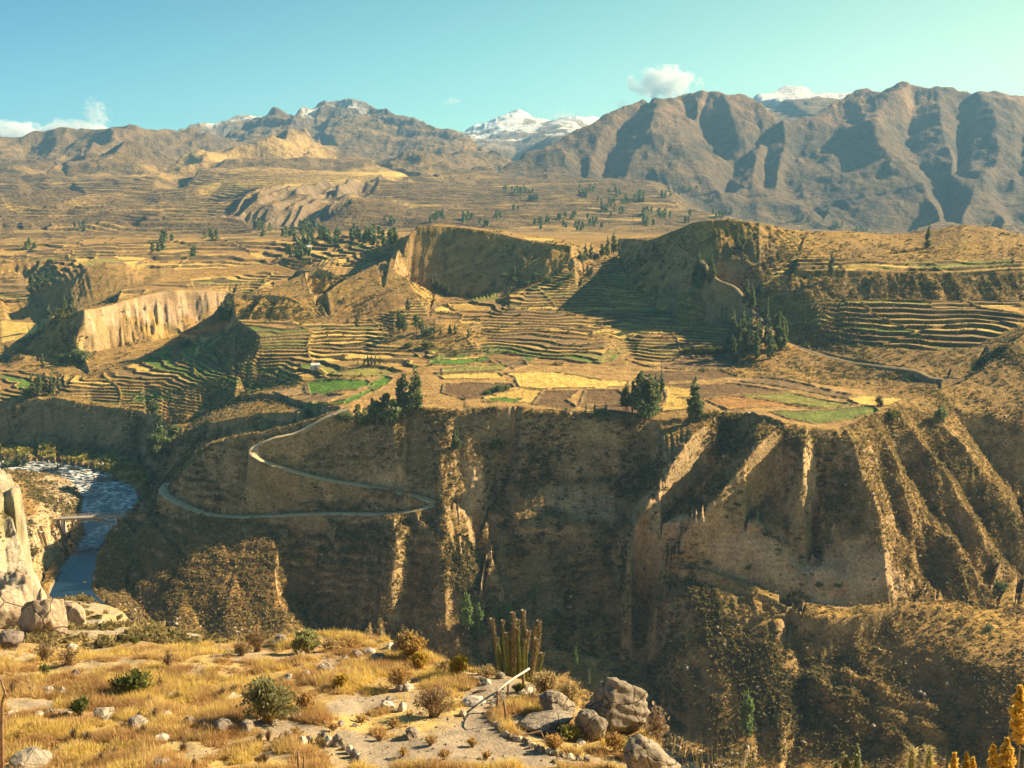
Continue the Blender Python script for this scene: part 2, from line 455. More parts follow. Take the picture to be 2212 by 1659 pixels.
# pointed hill, rock shoulder and the mesa
L([(450, 583, 1250), (530, 572, 1290), (600, 570, 1280), (640, 585, 1200)], ext=False, back=(20, 5))
L([(470, 600, 1200), (560, 603, 1180), (630, 605, 1150)], ext=False)
L([(575, 630, 925), (640, 596, 960), (688, 575, 975), (728, 590, 965), (765, 603, 955)], ext=False, back=(10, 6))
L([(540, 633, 960), (560, 634, 905), (660, 640, 890), (730, 625, 905)], ext=False)
L([(500, 633, 868), (560, 633, 872), (620, 638, 868), (655, 655, 855), (680, 668, 845)], ext=False, back=(7, 2))
L([(510, 690, 829), (600, 692, 825), (690, 690, 822), (760, 676, 835), (800, 655, 850)], ext=False)
L([(900, 484, 1050), (884, 500, 1035), (862, 535, 1008), (832, 560, 986), (790, 580, 966), (745, 602, 942), (715, 622, 916), (690, 648, 888)], ext=False, back=(14, 6))
L([(740, 655, 858), (790, 640, 868), (850, 618, 890), (880, 600, 912)], ext=False)
L([(840, 570, 960), (860, 590, 930)], ext=False)
L([(900, 484, 1050), (960, 489, 1042), (1020, 494, 1032), (1080, 505, 1018), (1130, 518, 1000), (1180, 526, 985), (1235, 530, 972)], ext=False)
L([(950, 483, 1100), (1080, 496, 1095), (1120, 505, 1090), (1200, 515, 1065)], ext=False, back=(30, 12))
L([(893, 505, 1040), (960, 520, 1030), (1080, 530, 1008), (1180, 540, 978)], ext=False)
L([(888, 600, 990), (908, 622, 978), (960, 640, 965), (1012, 640, 952), (1060, 615, 950), (1120, 592, 948), (1180, 565, 950), (1235, 545, 958)], ext=False)
L([(1020, 655, 905), (1080, 645, 912), (1150, 612, 932), (1250, 570, 950)], ext=False)
L([(1235, 530, 972), (1265, 541, 988), (1300, 551, 1000), (1340, 549, 1012)], ext=False)
L([(1240, 560, 950), (1280, 575, 955), (1330, 572, 975)], ext=False)
# centre terraces
L([(560, 770, 705), (750, 765, 685), (900, 770, 665)], ext=False)
L([(560, 725, 745), (700, 715, 770), (820, 700, 790)], ext=False)
L([(830, 735, 715), (940, 700, 750), (1000, 720, 715), (880, 760, 680), (980, 755, 683)], ext=False)
L([(960, 765, -99.5), (1110, 765, -98.6), (1200, 780, -99), (1340, 790, -98.8)], ext=False)
L([(850, 680, 805), (1000, 690, 790), (1200, 690, 783), (1350, 700, 770)], ext=False)
L([(1100, 662, 838), (1300, 668, 828), (1450, 672, 815)], ext=False)
L([(1100, 640, 880), (1300, 620, 900), (1250, 590, 950), (1340, 560, 990)], ext=False)
L([(1370, 775, 662), (1450, 785, 648), (1560, 775, 652)], ext=False)
L([(1380, 740, 700), (1480, 745, 695), (1570, 735, 692)], ext=False)
L([(1420, 705, 745), (1500, 700, 748), (1590, 695, 735)], ext=False)
L([(1350, 655, 840), (1450, 650, 838), (1560, 655, 800), (1600, 665, 770)], ext=False)
L([(1240, 528, 1180), (1300, 520, 1260), (1350, 515, 1200)], ext=False)
# right hills
L([(1340, 540, 1010), (1365, 525, 990), (1412, 514, 955), (1470, 490, 900), (1500, 478, 880), (1560, 473, 868), (1640, 480, 862), (1700, 495, 875), (1760, 501, 895), (1830, 498, 900), (1900, 505, 905), (1955, 506, 905), (2000, 499, 900), (2040, 490, 892), (2080, 484, 885), (2150, 489, 875), (2212, 508, 865)], back=(25, 12))
L([(1360, 600, 915), (1450, 600, 850), (1540, 570, 812), (1600, 560, 805)], ext=False)
L([(1380, 640, 860), (1460, 635, 815), (1530, 625, 785)], ext=False)
L([(1640, 600, 762), (1700, 590, 770), (1720, 560, 795), (1700, 520, 835)], ext=False)
L([(1780, 560, 790), (1900, 558, 790), (2000, 562, 780), (2100, 560, 770), (2212, 555, 765)])
L([(1650, 630, 728), (1720, 582, 748), (1850, 584, 738), (2000, 590, 725), (2100, 586, 725), (2212, 586, 718)])
L([(1660, 660, 712), (1740, 640, 705), (1900, 645, 695), (2050, 650, 685), (2212, 650, 675)])
L([(1740, 735, 662), (1850, 750, 632), (2000, 758, 606), (2100, 755, 598), (2160, 735, 600), (2212, 715, 605)])
L([(1760, 750, 652), (1900, 780, 603), (2000, 790, 587), (2100, 800, 565)], ext=False)

# beyond: plain, eroded bank, foothills, ranges (ground distance given directly)
S.remap = None
L([(0, 500, 1750), (100, 495, 1780), (300, 498, 1760), (560, 505, 1700), (640, 500, 1700), (900, 490, 1700), (1200, 498, 1600), (1400, 500, 1560), (1700, 505, 1700), (2212, 508, 1800)])
L([(0, 478, 1900), (200, 470, 1950), (330, 470, 1900), (480, 472, 1880), (540, 480, 1800), (565, 510, 1700)])
L([(60, 455, 2050), (120, 440, 2100), (160, 425, 2200), (200, 418, 2300)], ext=False, back=(60, 14))
L([(0, 470, 1950), (40, 452, 2050), (80, 442, 2080)], back=(50, 12))
L([(330, 438, 2150), (350, 424, 2200), (400, 420, 2230), (440, 430, 2200)], ext=False, back=(50, 10)); L([(325, 450, 2080), (400, 452, 2080), (450, 445, 2100)], ext=False)
L([(140, 455, 2050), (180, 442, 2090), (205, 445, 2080)], ext=False, back=(40, 10))
L([(350, 476, 1860), (400, 462, 1930), (440, 465, 1920), (480, 462, 1930), (520, 474, 1880)], ext=False, back=(30, 8))
L([(185, 486, 1810), (215, 476, 1850), (270, 475, 1850), (290, 484, 1820)], ext=False, back=(25, 8))
L([(95, 492, 1780), (112, 478, 1820), (135, 490, 1790)], ext=False, back=(20, 8)); L([(10, 500, 1740), (25, 492, 1760), (50, 499, 1745)], ext=False, back=(15, 6))
L([(340, 450, 2080), (430, 440, 2120), (520, 430, 2150)], ext=False)
L([(455, 465, 2000), (520, 440, 2080), (560, 410, 2260), (620, 396, 2400), (700, 393, 2500), (790, 388, 2600), (830, 384, 2650)], ext=False)
L([(545, 445, 2040), (565, 430, 2060), (590, 445, 2050)], ext=False)
L([(590, 498, 1760), (620, 497, 1790), (650, 478, 1900), (720, 455, 2050), (780, 425, 2300), (830, 400, 2500)], ext=False)
L([(700, 473, 1850), (735, 445, 1900), (762, 428, 1930), (820, 436, 1930), (868, 446, 1920), (880, 455, 1900)], ext=False, back=(40, -2))
L([(710, 480, 1800), (790, 474, 1800), (870, 474, 1800)], ext=False)
L([(850, 384, 2700), (1000, 381, 2900), (1150, 380, 2950), (1300, 384, 2900), (1400, 395, 2800)], ext=False)
L([(900, 430, 2250), (1100, 430, 2280), (1300, 440, 2200), (1500, 450, 2150)], ext=False)
L([(0, 410, 2500), (200, 420, 2400), (400, 400, 2500), (560, 385, 2600), (760, 380, 2700)])
# foothills on the left
L([(90, 372, 2950), (110, 355, 3150), (180, 335, 3400), (200, 318, 3700)], ext=False, back=(60, 30))
L([(390, 410, 2500), (420, 380, 2800), (448, 355, 3050), (455, 352, 3060)], ext=False, back=(50, 25))
L([(0, 440, 2150), (40, 425, 2300), (90, 410, 2450), (130, 405, 2500)], back=(60, 25))
L([(0, 375, 3000), (40, 382, 2900)])
L([(0, 345, 3400), (60, 365, 3100), (140, 360, 3100), (200, 340, 3300), (300, 330, 3500)])
L([(0, 303, 4300), (60, 307, 4300), (118, 303, 4300), (170, 292, 4300), (205, 291, 4300), (250, 277, 4250), (290, 269, 4200), (318, 278, 4200), (345, 274, 4250), (390, 276, 4300), (420, 272, 4350), (440, 290, 4300)], back=(150, 60))
L([(292, 270, 4180), (305, 310, 3900), (330, 345, 3500), (350, 375, 3000)], ext=False)
L([(250, 300, 4050), (240, 350, 3500)], ext=False); L([(370, 310, 4000), (385, 345, 3500)], ext=False)
L([(130, 300, 4200), (110, 340, 3600), (160, 400, 2800)], ext=False)
L([(375, 350, 3300), (420, 333, 3500), (462, 318, 3700), (500, 323, 3650), (545, 316, 3750), (600, 298, 3950), (640, 284, 4050), (660, 288, 4050), (700, 313, 3800), (765, 333, 3500), (825, 362, 3100), (890, 378, 2900)], ext=False, back=(120, 50))
L([(640, 285, 4020), (600, 330, 3500), (560, 370, 2900)], ext=False)
L([(462, 320, 3680), (440, 350, 3200), (430, 380, 2800)], ext=False)
L([(540, 320, 3720), (520, 350, 3300)], ext=False); L([(700, 330, 3560), (690, 360, 3100)], ext=False)
# massif
L([(430, 322, 4600), (470, 300, 4800), (520, 275, 4950), (560, 248, 5050), (572, 238, 5080), (595, 232, 5050), (612, 240, 5050), (640, 235, 5050), (652, 238, 5080), (690, 225, 5300), (740, 218, 5400), (790, 222, 5350), (812, 232, 5200), (830, 228, 5180), (860, 240, 5100), (900, 256, 4950), (940, 271, 4800), (970, 276, 4750), (1000, 288, 4650), (1060, 318, 4400), (1110, 350, 4100)], ext=False, back=(250, 160))
L([(500, 300, 4700), (560, 285, 4750), (600, 280, 4780), (650, 292, 4700), (690, 300, 4700), (700, 330, 4500)], ext=False)
L([(560, 262, 4900), (620, 258, 4900), (670, 262, 4920), (695, 290, 4850)], ext=False)
L([(690, 300, 4550), (720, 240, 5100), (760, 260, 4950), (800, 255, 5000), (860, 275, 4800), (940, 290, 4650)], ext=False)
L([(720, 305, 4400), (800, 300, 4450), (880, 320, 4200), (960, 345, 3900), (1050, 370, 3500)], ext=False)
L([(800, 355, 3500), (900, 372, 3100)], ext=False)
# range behind on the left (snow dusted)
L([(380, 276, 5600), (410, 270, 5900), (440, 263, 6000), (475, 261, 6000), (500, 248, 6100), (522, 236, 6200), (548, 238, 6200), (575, 242, 6200), (640, 260, 6200)], ext=False, back=(300, 200))
# snow peak in the gap
L([(960, 300, 7600), (1003, 281, 8000), (1030, 263, 8100), (1060, 255, 8200), (1092, 234, 8300), (1115, 228, 8350), (1138, 233, 8300), (1160, 250, 8200), (1185, 259, 8100), (1212, 254, 8200), (1240, 249, 8300), (1275, 251, 8300), (1310, 262, 8300)], ext=False, back=(400, 300))
L([(1080, 300, 6800), (1110, 270, 7700), (1120, 262, 7900)], ext=False)
L([(1040, 320, 5600), (1100, 310, 6000), (1150, 300, 6400), (1200, 290, 6800)], ext=False)
L([(1050, 345, 4600), (1090, 352, 4300)], ext=False)
# right mountains: distance grows with height on the slope
def yr(v): return 2750 + (500 - v) / 315.0 * 1250
def RL(pts, off, **k):
    L([(u, v, yr(v) + off * .5) for u, v in pts], **k)
SK = [(1072, 375), (1090, 362), (1120, 343), (1150, 326), (1200, 306), (1240, 282), (1290, 252), (1330, 233), (1370, 214), (1388, 207), (1408, 210), (1430, 206), (1500, 202), (1540, 199), (1590, 207), (1615, 215), (1640, 226), (1665, 245), (1690, 262)]
RL(SK, 0, ext=False, back=(180, 120))
RL([(1700, 272), (1730, 262), (1762, 246), (1790, 228), (1805, 217), (1830, 195), (1850, 184), (1870, 181), (1900, 183), (1950, 180), (1985, 189), (2008, 195), (2050, 188), (2100, 192), (2150, 190), (2180, 199), (2212, 203)], 60, back=(200, 120))
L([(1600, 240, 6400), (1630, 208, 6500), (1660, 196, 6600), (1684, 183, 6700), (1698, 170, 6700), (1728, 172, 6700), (1745, 186, 6700), (1775, 196, 6600), (1810, 204, 6500)], ext=False, back=(300, 250))
RL([(1075, 378), (1180, 382), (1300, 388)], 0, ext=False)
RL([(1300, 392), (1400, 405), (1500, 425), (1560, 440)], -120, ext=False)
for pts, off in (([(1330, 240), (1300, 290), (1280, 330), (1270, 375)], -60), ([(1200, 310), (1215, 345), (1230, 375)], -30),
                 ([(1240, 300), (1250, 340), (1262, 372)], 50),
                 ([(1400, 225), (1350, 290), (1315, 335), (1310, 370)], 130),
                 ([(1418, 240), (1440, 285), (1480, 330), (1520, 375), (1558, 415)], -190), ([(1418, 242), (1390, 300), (1360, 350), (1345, 385)], -190),
                 ([(1430, 340), (1440, 380), (1450, 410)], -210),
                 ([(1500, 260), (1540, 310), (1575, 350), (1580, 395), (1570, 440)], 190),
                 ([(1500, 215), (1510, 250)], -40), ([(1560, 215), (1590, 270), (1620, 310)], -60), ([(1620, 230), (1650, 275)], 20),
                 ([(1680, 285), (1640, 320), (1590, 370), (1568, 420), (1562, 460)], 250),
                 ([(1640, 310), (1632, 350), (1625, 400), (1610, 440)], 0), ([(1660, 310), (1655, 350), (1655, 410)], 170),
                 ([(1700, 300), (1685, 350), (1675, 410)], -20), ([(1740, 300), (1710, 350), (1690, 390), (1720, 430), (1780, 475)], 150),
                 ([(1590, 425), (1620, 418), (1660, 418), (1700, 430), (1750, 460), (1775, 480)], -80),
                 ([(1950, 190), (1920, 210), (1875, 250), (1870, 262), (1920, 320), (1990, 400), (2040, 480)], -260),
                 ([(1980, 200), (1970, 240), (1965, 280), (1955, 300), (1995, 370), (2022, 420), (2048, 490)], 110),
                 ([(1850, 330), (1800, 400), (1790, 460)], 40), ([(1800, 260), (1780, 300)], 60),
                 ([(2040, 290), (2062, 340), (2055, 400)], -150), ([(2090, 250), (2085, 300), (2065, 380), (2050, 440), (2048, 485)], 220),
                 ([(2120, 205), (2110, 230), (2105, 290), (2095, 350)], -20), ([(2150, 250), (2160, 350), (2110, 400), (2080, 470)], -170),
                 ([(2120, 400), (2140, 430), (2175, 480)], -200), ([(2190, 240), (2195, 330), (2190, 400)], -60), ([(2150, 410), (2190, 470)], 60),
                 ([(2212, 260), (2205, 340), (2212, 480)], 60),
                 ([(1560, 480), (1700, 492), (1900, 500), (2212, 503)], 0)):
    RL(pts, off, ext=pts[-1][0] >= 2210 and pts[0][0] < 1600)
S.flat(9500, 250); S.flat(12000, 100)

def rng(a, b, s): return list(np.arange(a, b, s / Q))
rows = rng(225, 395, 1.6) + rng(395, 520, .45) + rng(520, 700, .6) + rng(700, 860, .7) + rng(860, 1000, 1.4) + rng(1000, 1500, 3) + rng(1500, 3000, 7) + rng(3000, 5500, 14) + rng(5500, 8600, 40) + [8700, 9500, 11000]
colsA = list(np.linspace(-1.0, -0.56, 26)[:-1]) + list(np.linspace(-0.56, 0.56, int(1340 * Q))) + list(np.linspace(0.56, 1.5, int(110 * Q) + 1)[1:])
T = Grid(colsA, rows, S)
T.ymin = 262
T.blur(1, 2, 1)
T0 = T.H.copy()
X, Y, Az = T.X, T.YY, T.a[None, :] + 0 * T.YY
def dens(P):  # photo points lying on the ground -> (x,y) path
    out = []
    for p in P:
        if len(p) > 2:
            e = E(p[1]); yy = (p[2] / e) if p[2] < 0 else rm(p[2]); zz = e * yy
            out.append((A(p[0], p[1]) * yy, yy, zz))
        else:
            out.append(T.hit(p[0], p[1], 262))
    return out
def smooth_path(P, n=12):
    P = [np.array(p, dtype=float) for p in P]; out = []
    for i in range(len(P) - 1):
        p0 = P[max(i - 1, 0)]; p1 = P[i]; p2 = P[i + 1]; p3 = P[min(i + 2, len(P) - 1)]
        for k in range(n):
            t = k / n
            out.append(0.5 * ((2 * p1) + (p2 - p0) * t + (2 * p0 - 5 * p1 + 4 * p2 - p3) * t * t + (3 * p1 - p0 - 3 * p2 + p3) * t ** 3))
    out.append(P[-1]); return out
def path_field(P, reach):
    """distance to a path and the path's height there, near the path only"""
    D = np.full(T.H.shape, 1e9); Zp = np.zeros(T.H.shape)
    for i in range(len(P) - 1):
        p, q = P[i], P[i + 1]
        y0, y1 = min(p[1], q[1]) - reach, max(p[1], q[1]) + reach
        r0, r1 = np.searchsorted(T.Y, y0), np.searchsorted(T.Y, y1)
        am = [(x + s) / y for x in (p[0], q[0]) for y in (max(y0, 1), y1) for s in (-reach, reach)]
        c0, c1 = np.searchsorted(T.a, min(am)), np.searchsorted(T.a, max(am))
        if r0 >= r1 or c0 >= c1: continue
        xx = X[r0:r1, c0:c1]; yy = Y[r0:r1, c0:c1]
        dx, dy = q[0] - p[0], q[1] - p[1]; l2 = dx * dx + dy * dy + 1e-9
        t = np.clip(((xx - p[0]) * dx + (yy - p[1]) * dy) / l2, 0, 1)
        d = np.hypot(xx - p[0] - t * dx, yy - p[1] - t * dy)
        s = D[r0:r1, c0:c1]; m = d < s
        s[m] = d[m]; Zp[r0:r1, c0:c1][m] = (p[2] + t * (q[2] - p[2]))[m]
    return D, Zp
def blend_poly(poly, soft_cols=10):
    """soft mask of a ground polygon"""
    m = T.mask_poly(poly).astype(np.float32)
    r = max(1, int(soft_cols * Q))
    for ax in (0, 1):
        k = 2 * r + 1; pad = [(0, 0), (0, 0)]; pad[ax] = (r + 1, r)
        C = np.cumsum(np.pad(m, pad, mode='edge'), axis=ax); n = m.shape[ax]
        m = (np.take(C, np.arange(k, k + n), axis=ax) - np.take(C, np.arange(0, n), axis=ax)) / k
    return m
# ---- masks
M_cliffwhite = blend_poly([(182, 672), (240, 660), (300, 640), (360, 628), (440, 627), (500, 632), (488, 690), (440, 700), (400, 700), (330, 715), (250, 735), (186, 764)], 5)
M_spur = blend_poly([(270, 1112), (352, 1062), (450, 960), (560, 936), (715, 893), (830, 893), (1012, 884), (1062, 955), (980, 1085), (960, 1210), (900, 1370), (640, 1380), (480, 1395), (300, 1350), (205, 1283), (205, 1200)], 12)
M_terr = np.zeros(T.H.shape, np.float32)
for poly in ([(0, 870), (120, 850), (200, 868), (300, 882), (360, 902), (402, 898), (520, 848), (640, 825), (830, 812), (900, 795), (960, 786), (1110, 786), (1200, 790), (1340, 795), (1380, 800), (1480, 790), (1575, 778), (1600, 740), (1590, 700), (1600, 655), (1440, 640), (1350, 610), (1345, 545), (1300, 535), (1240, 548), (1150, 620), (1080, 648), (960, 645), (905, 645), (870, 668), (790, 690), (700, 700), (500, 697), (400, 718), (300, 785), (200, 815), (0, 790)],
             [(1640, 660), (1740, 585), (1900, 590), (2212, 590), (2212, 700), (2100, 752), (2000, 755), (1850, 748), (1740, 733), (1680, 700)],
             [(1395, 735), (1440, 700), (1560, 688), (1590, 700), (1560, 745), (1470, 758)],
             [(1640, 592), (1720, 556), (1900, 562), (2212, 560), (2212, 590), (1900, 588), (1720, 585)],
             [(240, 655), (300, 635), (360, 622), (500, 628), (580, 628), (630, 595), (570, 585), (430, 600), (330, 615), (250, 640)],
             [(0, 650), (50, 640), (130, 600), (180, 575), (280, 575), (450, 580), (600, 568), (720, 575), (800, 570), (870, 520), (840, 500), (600, 505), (0, 505)]):
    M_terr = np.maximum(M_terr, blend_poly(poly, 4))
# keep terraces off the wooded knoll and bare slopes
M_knoll = blend_poly([(820, 745), (850, 700), (900, 690), (1000, 700), (1060, 730), (1000, 752), (900, 756)], 5)
M_bare = blend_poly([(1700, 655), (1720, 588), (2212, 592), (2212, 645), (2000, 640), (1900, 640)], 6)
M_bare2 = blend_poly([(1390, 650), (1440, 620), (1600, 640), (1640, 600), (1700, 600), (1650, 680), (1560, 690), (1450, 660)], 4)
M_band = blend_poly([(1255, 725), (1300, 712), (1420, 690), (1440, 698), (1390, 715), (1330, 735), (1280, 740)], 3)
M_terr *= (1 - M_knoll) * (1 - np.clip(M_bare + M_band * .8, 0, 1))
LY = np.log(Y)

zx, zy = T.slope()
SL = np.hypot(zx, zy)
H = T.H
far = smooth(1450, 2200, Y)

# ---- gullies and rills on steep ground
mesa0 = blend_poly([(890, 490), (960, 492), (1080, 508), (1235, 532), (1180, 565), (1060, 612), (1010, 636), (900, 618), (885, 560)], 4)
steep = smooth(0.30, 0.75, SL) * (1 - far) * (1 - .75 * mesa0)
wx = X + 9 * fbm(X / 40, Y / 40, 3, 3)
g1 = ridged(wx / 17, Y / 48, 5, 3)
g2 = ridged(wx / 5.2, Y / 40, 9, 3)
amp = np.where(Y < 520, 1.0, 0.8)
tp = np.where(Y < 530, smooth(-102.5, -114, T0), 1.0)
M_low = blend_poly([(1100, 1300), (1430, 1260), (1700, 1330), (2212, 1390), (2212, 1700), (1100, 1700)], 12)
tp = tp * (1 - .62 * M_low)
H = H + steep * amp * tp * ((g1 - .95) * 4.2 * (1 - .35 * M_spur) + (g2 - .9) * 1.1)
# white cliff: deep flutes
H = H + M_cliffwhite * smooth(.25, .7, SL) * (fbm((X + .4 * Y) / 30, Y / 80, 30, 2) - .4) * 9
H = H + M_cliffwhite * smooth(.25, .7, SL) * ((ridged((X + .4 * Y) / 9, Y / 60, 31, 3) - .9) * 7)
mesa = blend_poly([(890, 490), (960, 492), (1080, 508), (1235, 532), (1180, 565), (1060, 612), (1010, 636), (900, 618), (850, 640), (790, 640), (830, 565)], 4) * smooth(.3, .8, SL)
H = H + mesa * (ridged(wx / 10, Y / 70, 33, 3) - .9) * 1.6
# rough natural ground, shrub-sized lumps
H = H + (1 - far) * (fbm(X / 22, Y / 22, 41, 4) * (0.5 + 1.4 * steep) * (1 - .75 * M_terr))
H = H + steep * tp * (Y < 560) * (fbm(X / 42, Y / 42, 45, 3) - .2) * 5.0
lump = ridged(X / 4.0, Y / 4.0, 43, 2)
H = H + (1 - far) * (lump - .3) * (.35 + .5 * steep) * (Y > 380) * (1 - .8 * M_terr)
# contour-wise cattle steps on the sunny part of the spur
step_sp = ((H + 3.0 * fbm(X / 17, Y / 17, 47, 3)) / 3.6)
fr = step_sp - np.floor(step_sp)
H = H + M_spur * smooth(.2, .5, SL) * (.2 + 1.9 * noise(X / 26, Y / 26, 48)) * (smooth(.55, .95, fr) - fr)

# ---- terraces
warp = 2.6 * fbm(X / 70, Y / 70, 51, 3) + .5 * fbm(X / 15, Y / 15, 52, 2)
tilt = .45 * fbm(X / 160, Y / 160, 53, 2) * 6
cw = X + 14 * fbm(X / 60, Y / 60, 54, 2) + .35 * Y
cw = cw + 26 * fbm(cw / 75, Y / 300, 49, 2)
cell = np.floor(cw / 58)
off = hash2(cell, np.floor((Y + 20 * fbm(X / 90, Y / 90, 58, 2)) / 90), 55)
stp = np.where(Y < 800, 1.5, np.where(Y < 1000, 1.9, 2.7))
stp = np.where((Az > .235) & (Y < 760), 1.9, stp) * np.where(hash2(np.floor((X + 30 * fbm(X / 80, Y / 80, 59, 2)) / 130), np.floor(Y / 110), 60) > .5, 1.25, .9)
q = (T0 + warp + tilt) / stp + off * .85
lev = np.floor(q); fr = q - lev
prof = smooth(.66, .90, fr) - 0.10 * smooth(.9, .97, fr) + .10 * smooth(.97, 1.0, fr)
Hn = H + (prof - fr + .35) * stp
H = mix(H, Hn, M_terr)
riser = smooth(.62, .70, fr) * (1 - smooth(.90, .95, fr)) * M_terr
lip = smooth(.86, .92, fr) * M_terr
# low field walls between plots (run up the slope)
cfr = cw / 58 - cell
edge = np.exp(-((np.minimum(cfr, 1 - cfr)) * 58 / .9) ** 2)
H = H + edge * M_terr * .7 * (noise(X / 9, Y / 9, 57) > .3)

# ---- distant relief
mt = smooth(2500, 3600, Y)
rightm = smooth(-.03, .03, Az) * smooth(2650, 2900, Y)
ridf = ridged(X / 420 + .2 * fbm(X / 300, Y / 300, 61, 2), Y / 700, 62, 5, .55) - .35
bigf = fbm(X / 900, Y / 900, 68, 3)
midf = ridged(X / 520 + .3 * fbm(X / 400, Y / 400, 63, 2), Y / 620, 76, 4, .45) - .4
spk = 0
H = H + mt * (1 - rightm) * (midf * 80 + ridf * 14) * (1 - .88 * smooth(4000, 4700, Y))
H = H + rightm * (Y < 4500) * (ridf * 15 + (ridged(X / 130, Y / 420, 64, 4) - .3) * 11) * smooth(2700, 3000, Y)
H = H + rightm * (Y < 4600) * ((ridged(X / 62 + .5 * fbm(X / 90, Y / 90, 77, 2), Y / 150, 78, 4, .55) - .5) * 6.5 + fbm(X / 320, Y / 320, 79, 3) * 9)
H = H + mt * (1 - rightm) * (ridged(X / 75, Y / 110, 74, 4, .55) - .5) * 11
H = H + (Y > 4500) * smooth(4500, 5200, Y) * fbm(X / 260, Y / 260, 66, 4) * 20
H = H + smooth(1500, 1800, Y) * fbm(X / 160, Y / 160, 67, 5, .55) * (9 + 20 * mt)
# eroded bank flutes
M_bank = blend_poly([(480, 470), (560, 410), (620, 398), (830, 386), (800, 412), (740, 445), (650, 480), (615, 500), (560, 480)], 3)
H = H + M_bank * (ridged(X / 55, Y / 300, 69, 3) - .3) * 30
M_gold = blend_poly([(430, 398), (500, 386), (640, 378), (760, 370), (905, 376), (835, 386), (700, 398), (600, 406), (500, 414), (430, 422)], 4)
H = mix(H, T0, M_gold * .9)
# rocky crests on the massif
M_crag = blend_poly([(450, 318), (560, 250), (600, 235), (650, 238), (700, 225), (830, 232), (940, 272), (1010, 300), (940, 300), (860, 285), (800, 262), (740, 262), (705, 310), (690, 300), (640, 285), (560, 285)], 6)
M_sum = blend_poly([(640, 250), (650, 234), (690, 224), (740, 217), (800, 222), (850, 240), (800, 250), (700, 252)], 6)
cr = (H + 25 * fbm(X / 200, Y / 200, 70, 3)) / 62.0
crf = cr - np.floor(cr)
H = H + M_crag * ((smooth(.45, .8, crf) - crf) * 24 * (1 - M_sum) + (ridged(X / 90, Y / 200, 72, 4) - .3) * 20)
# old terracing on the plain far below the ranges
pl = smooth(1250, 1400, Y) * (1 - M_terr) * (1 - smooth(2700, 2900, Y)) * (1 - M_bank)
qq = (T0 + 8 * fbm(X / 260, Y / 260, 73, 3)) / 4.2; qf = qq - np.floor(qq)
H = H + pl * (smooth(.6, .95, qf) - qf) * 4.2
plr = pl * smooth(.55, .65, qf) * (1 - smooth(.9, 1.0, qf))

# ---- roads and track cut into the slope
road_path = smooth_path(dens(ROAD), 10)
road2_path = smooth_path(dens(ROAD2), 8)
D1, Z1 = path_field(road_path, 14)
w = 1 - smooth(2.0, 4.2, D1); H = mix(H, Z1, w); w1 = w
D2, Z2 = path_field(road2_path, 14)
w = 1 - smooth(1.6, 3.6, D2); H = mix(H, Z2, w); w1 = np.maximum(w1, w)
M_terr = M_terr * (1 - w1); riser = riser * (1 - w1)
# river bed kept below the water
bank = []
for l, r, z in RIV:
    yl = z / E(l[1]); yr_ = z / E(r[1])
    bank.append(((A(*l) * yl, yl, z), (A(*r) * yr_, yr_, z)))
rc = [tuple((np.array(a) + np.array(b)) / 2) + (math.hypot(a[0] - b[0], a[1] - b[1]) / 2,) for a, b in bank]
Pl = [(p[0] / p[1], math.log(p[1]) * KS) for p, _ in bank]; Pr = [(p[0] / p[1], math.log(p[1]) * KS) for _, p in bank]
M_river = T.inside(Pl + Pr[::-1])
M_river_s = M_river.astype(np.float32)
for ax in (0, 1):
    rr = 2
    M_river_s = sum(np.roll(M_river_s, k, ax) for k in range(-rr, rr + 1)) / (2 * rr + 1)
Dr, Zr = path_field([c[:3] for c in rc], 30)
Zr = np.where(Dr < 1e8, Zr, -1e3)
H = np.where((Dr < 1e8), mix(H, np.minimum(H, Zr - .8), M_river_s), H)
T.H = H
zx, zy = T.slope(); SL = np.hypot(zx, zy)

# ---- colour of the ground (albedo, with the gorge lightened against its shade)
def C(r, g, b): return np.array([r, g, b], dtype=np.float32)
grass = C(.36, .235, .085); dry = C(.30, .20, .09); soil = C(.27, .195, .12); pale = C(.42, .33, .215); scrub = C(.085, .085, .038)
brownf = C(.17, .12, .082); straw = C(.62, .44, .15); green = C(.10, .19, .035); olive = C(.25, .24, .075); rust = C(.30, .165, .07)
rock = C(.24, .20, .165); darkrock = C(.07, .065, .065); whiter = C(.46, .36, .25)
def L3(a): return a[..., None]
n1 = fbm(X / 30, Y / 30, 101, 4); n2 = fbm(X / 6, Y / 6, 102, 3); n3 = noise(X / 2.2, Y / 2.2, 103)
base = mix(dry, grass, L3(smooth(-.3, .35, n1)))
base = mix(base, mix(C(.235, .17, .09), C(.23, .155, .075), L3(smooth(.02, .10, Az + .1 * n1) * smooth(.40, .36, .25 + 0 * Az) if False else smooth(.30, .36, Az))), L3(smooth(.3, .8, SL) * .8 * (Y < 760)))
sc = smooth(.12, .34, n2 + .35 * n1 - .05) * (.35 + .45 * smooth(.2, .6, SL))
base = mix(base, scrub, L3(sc * .8))
base = mix(base, rust, L3(smooth(.2, .5, fbm(X / 50, Y / 50, 104, 2)) * .35))
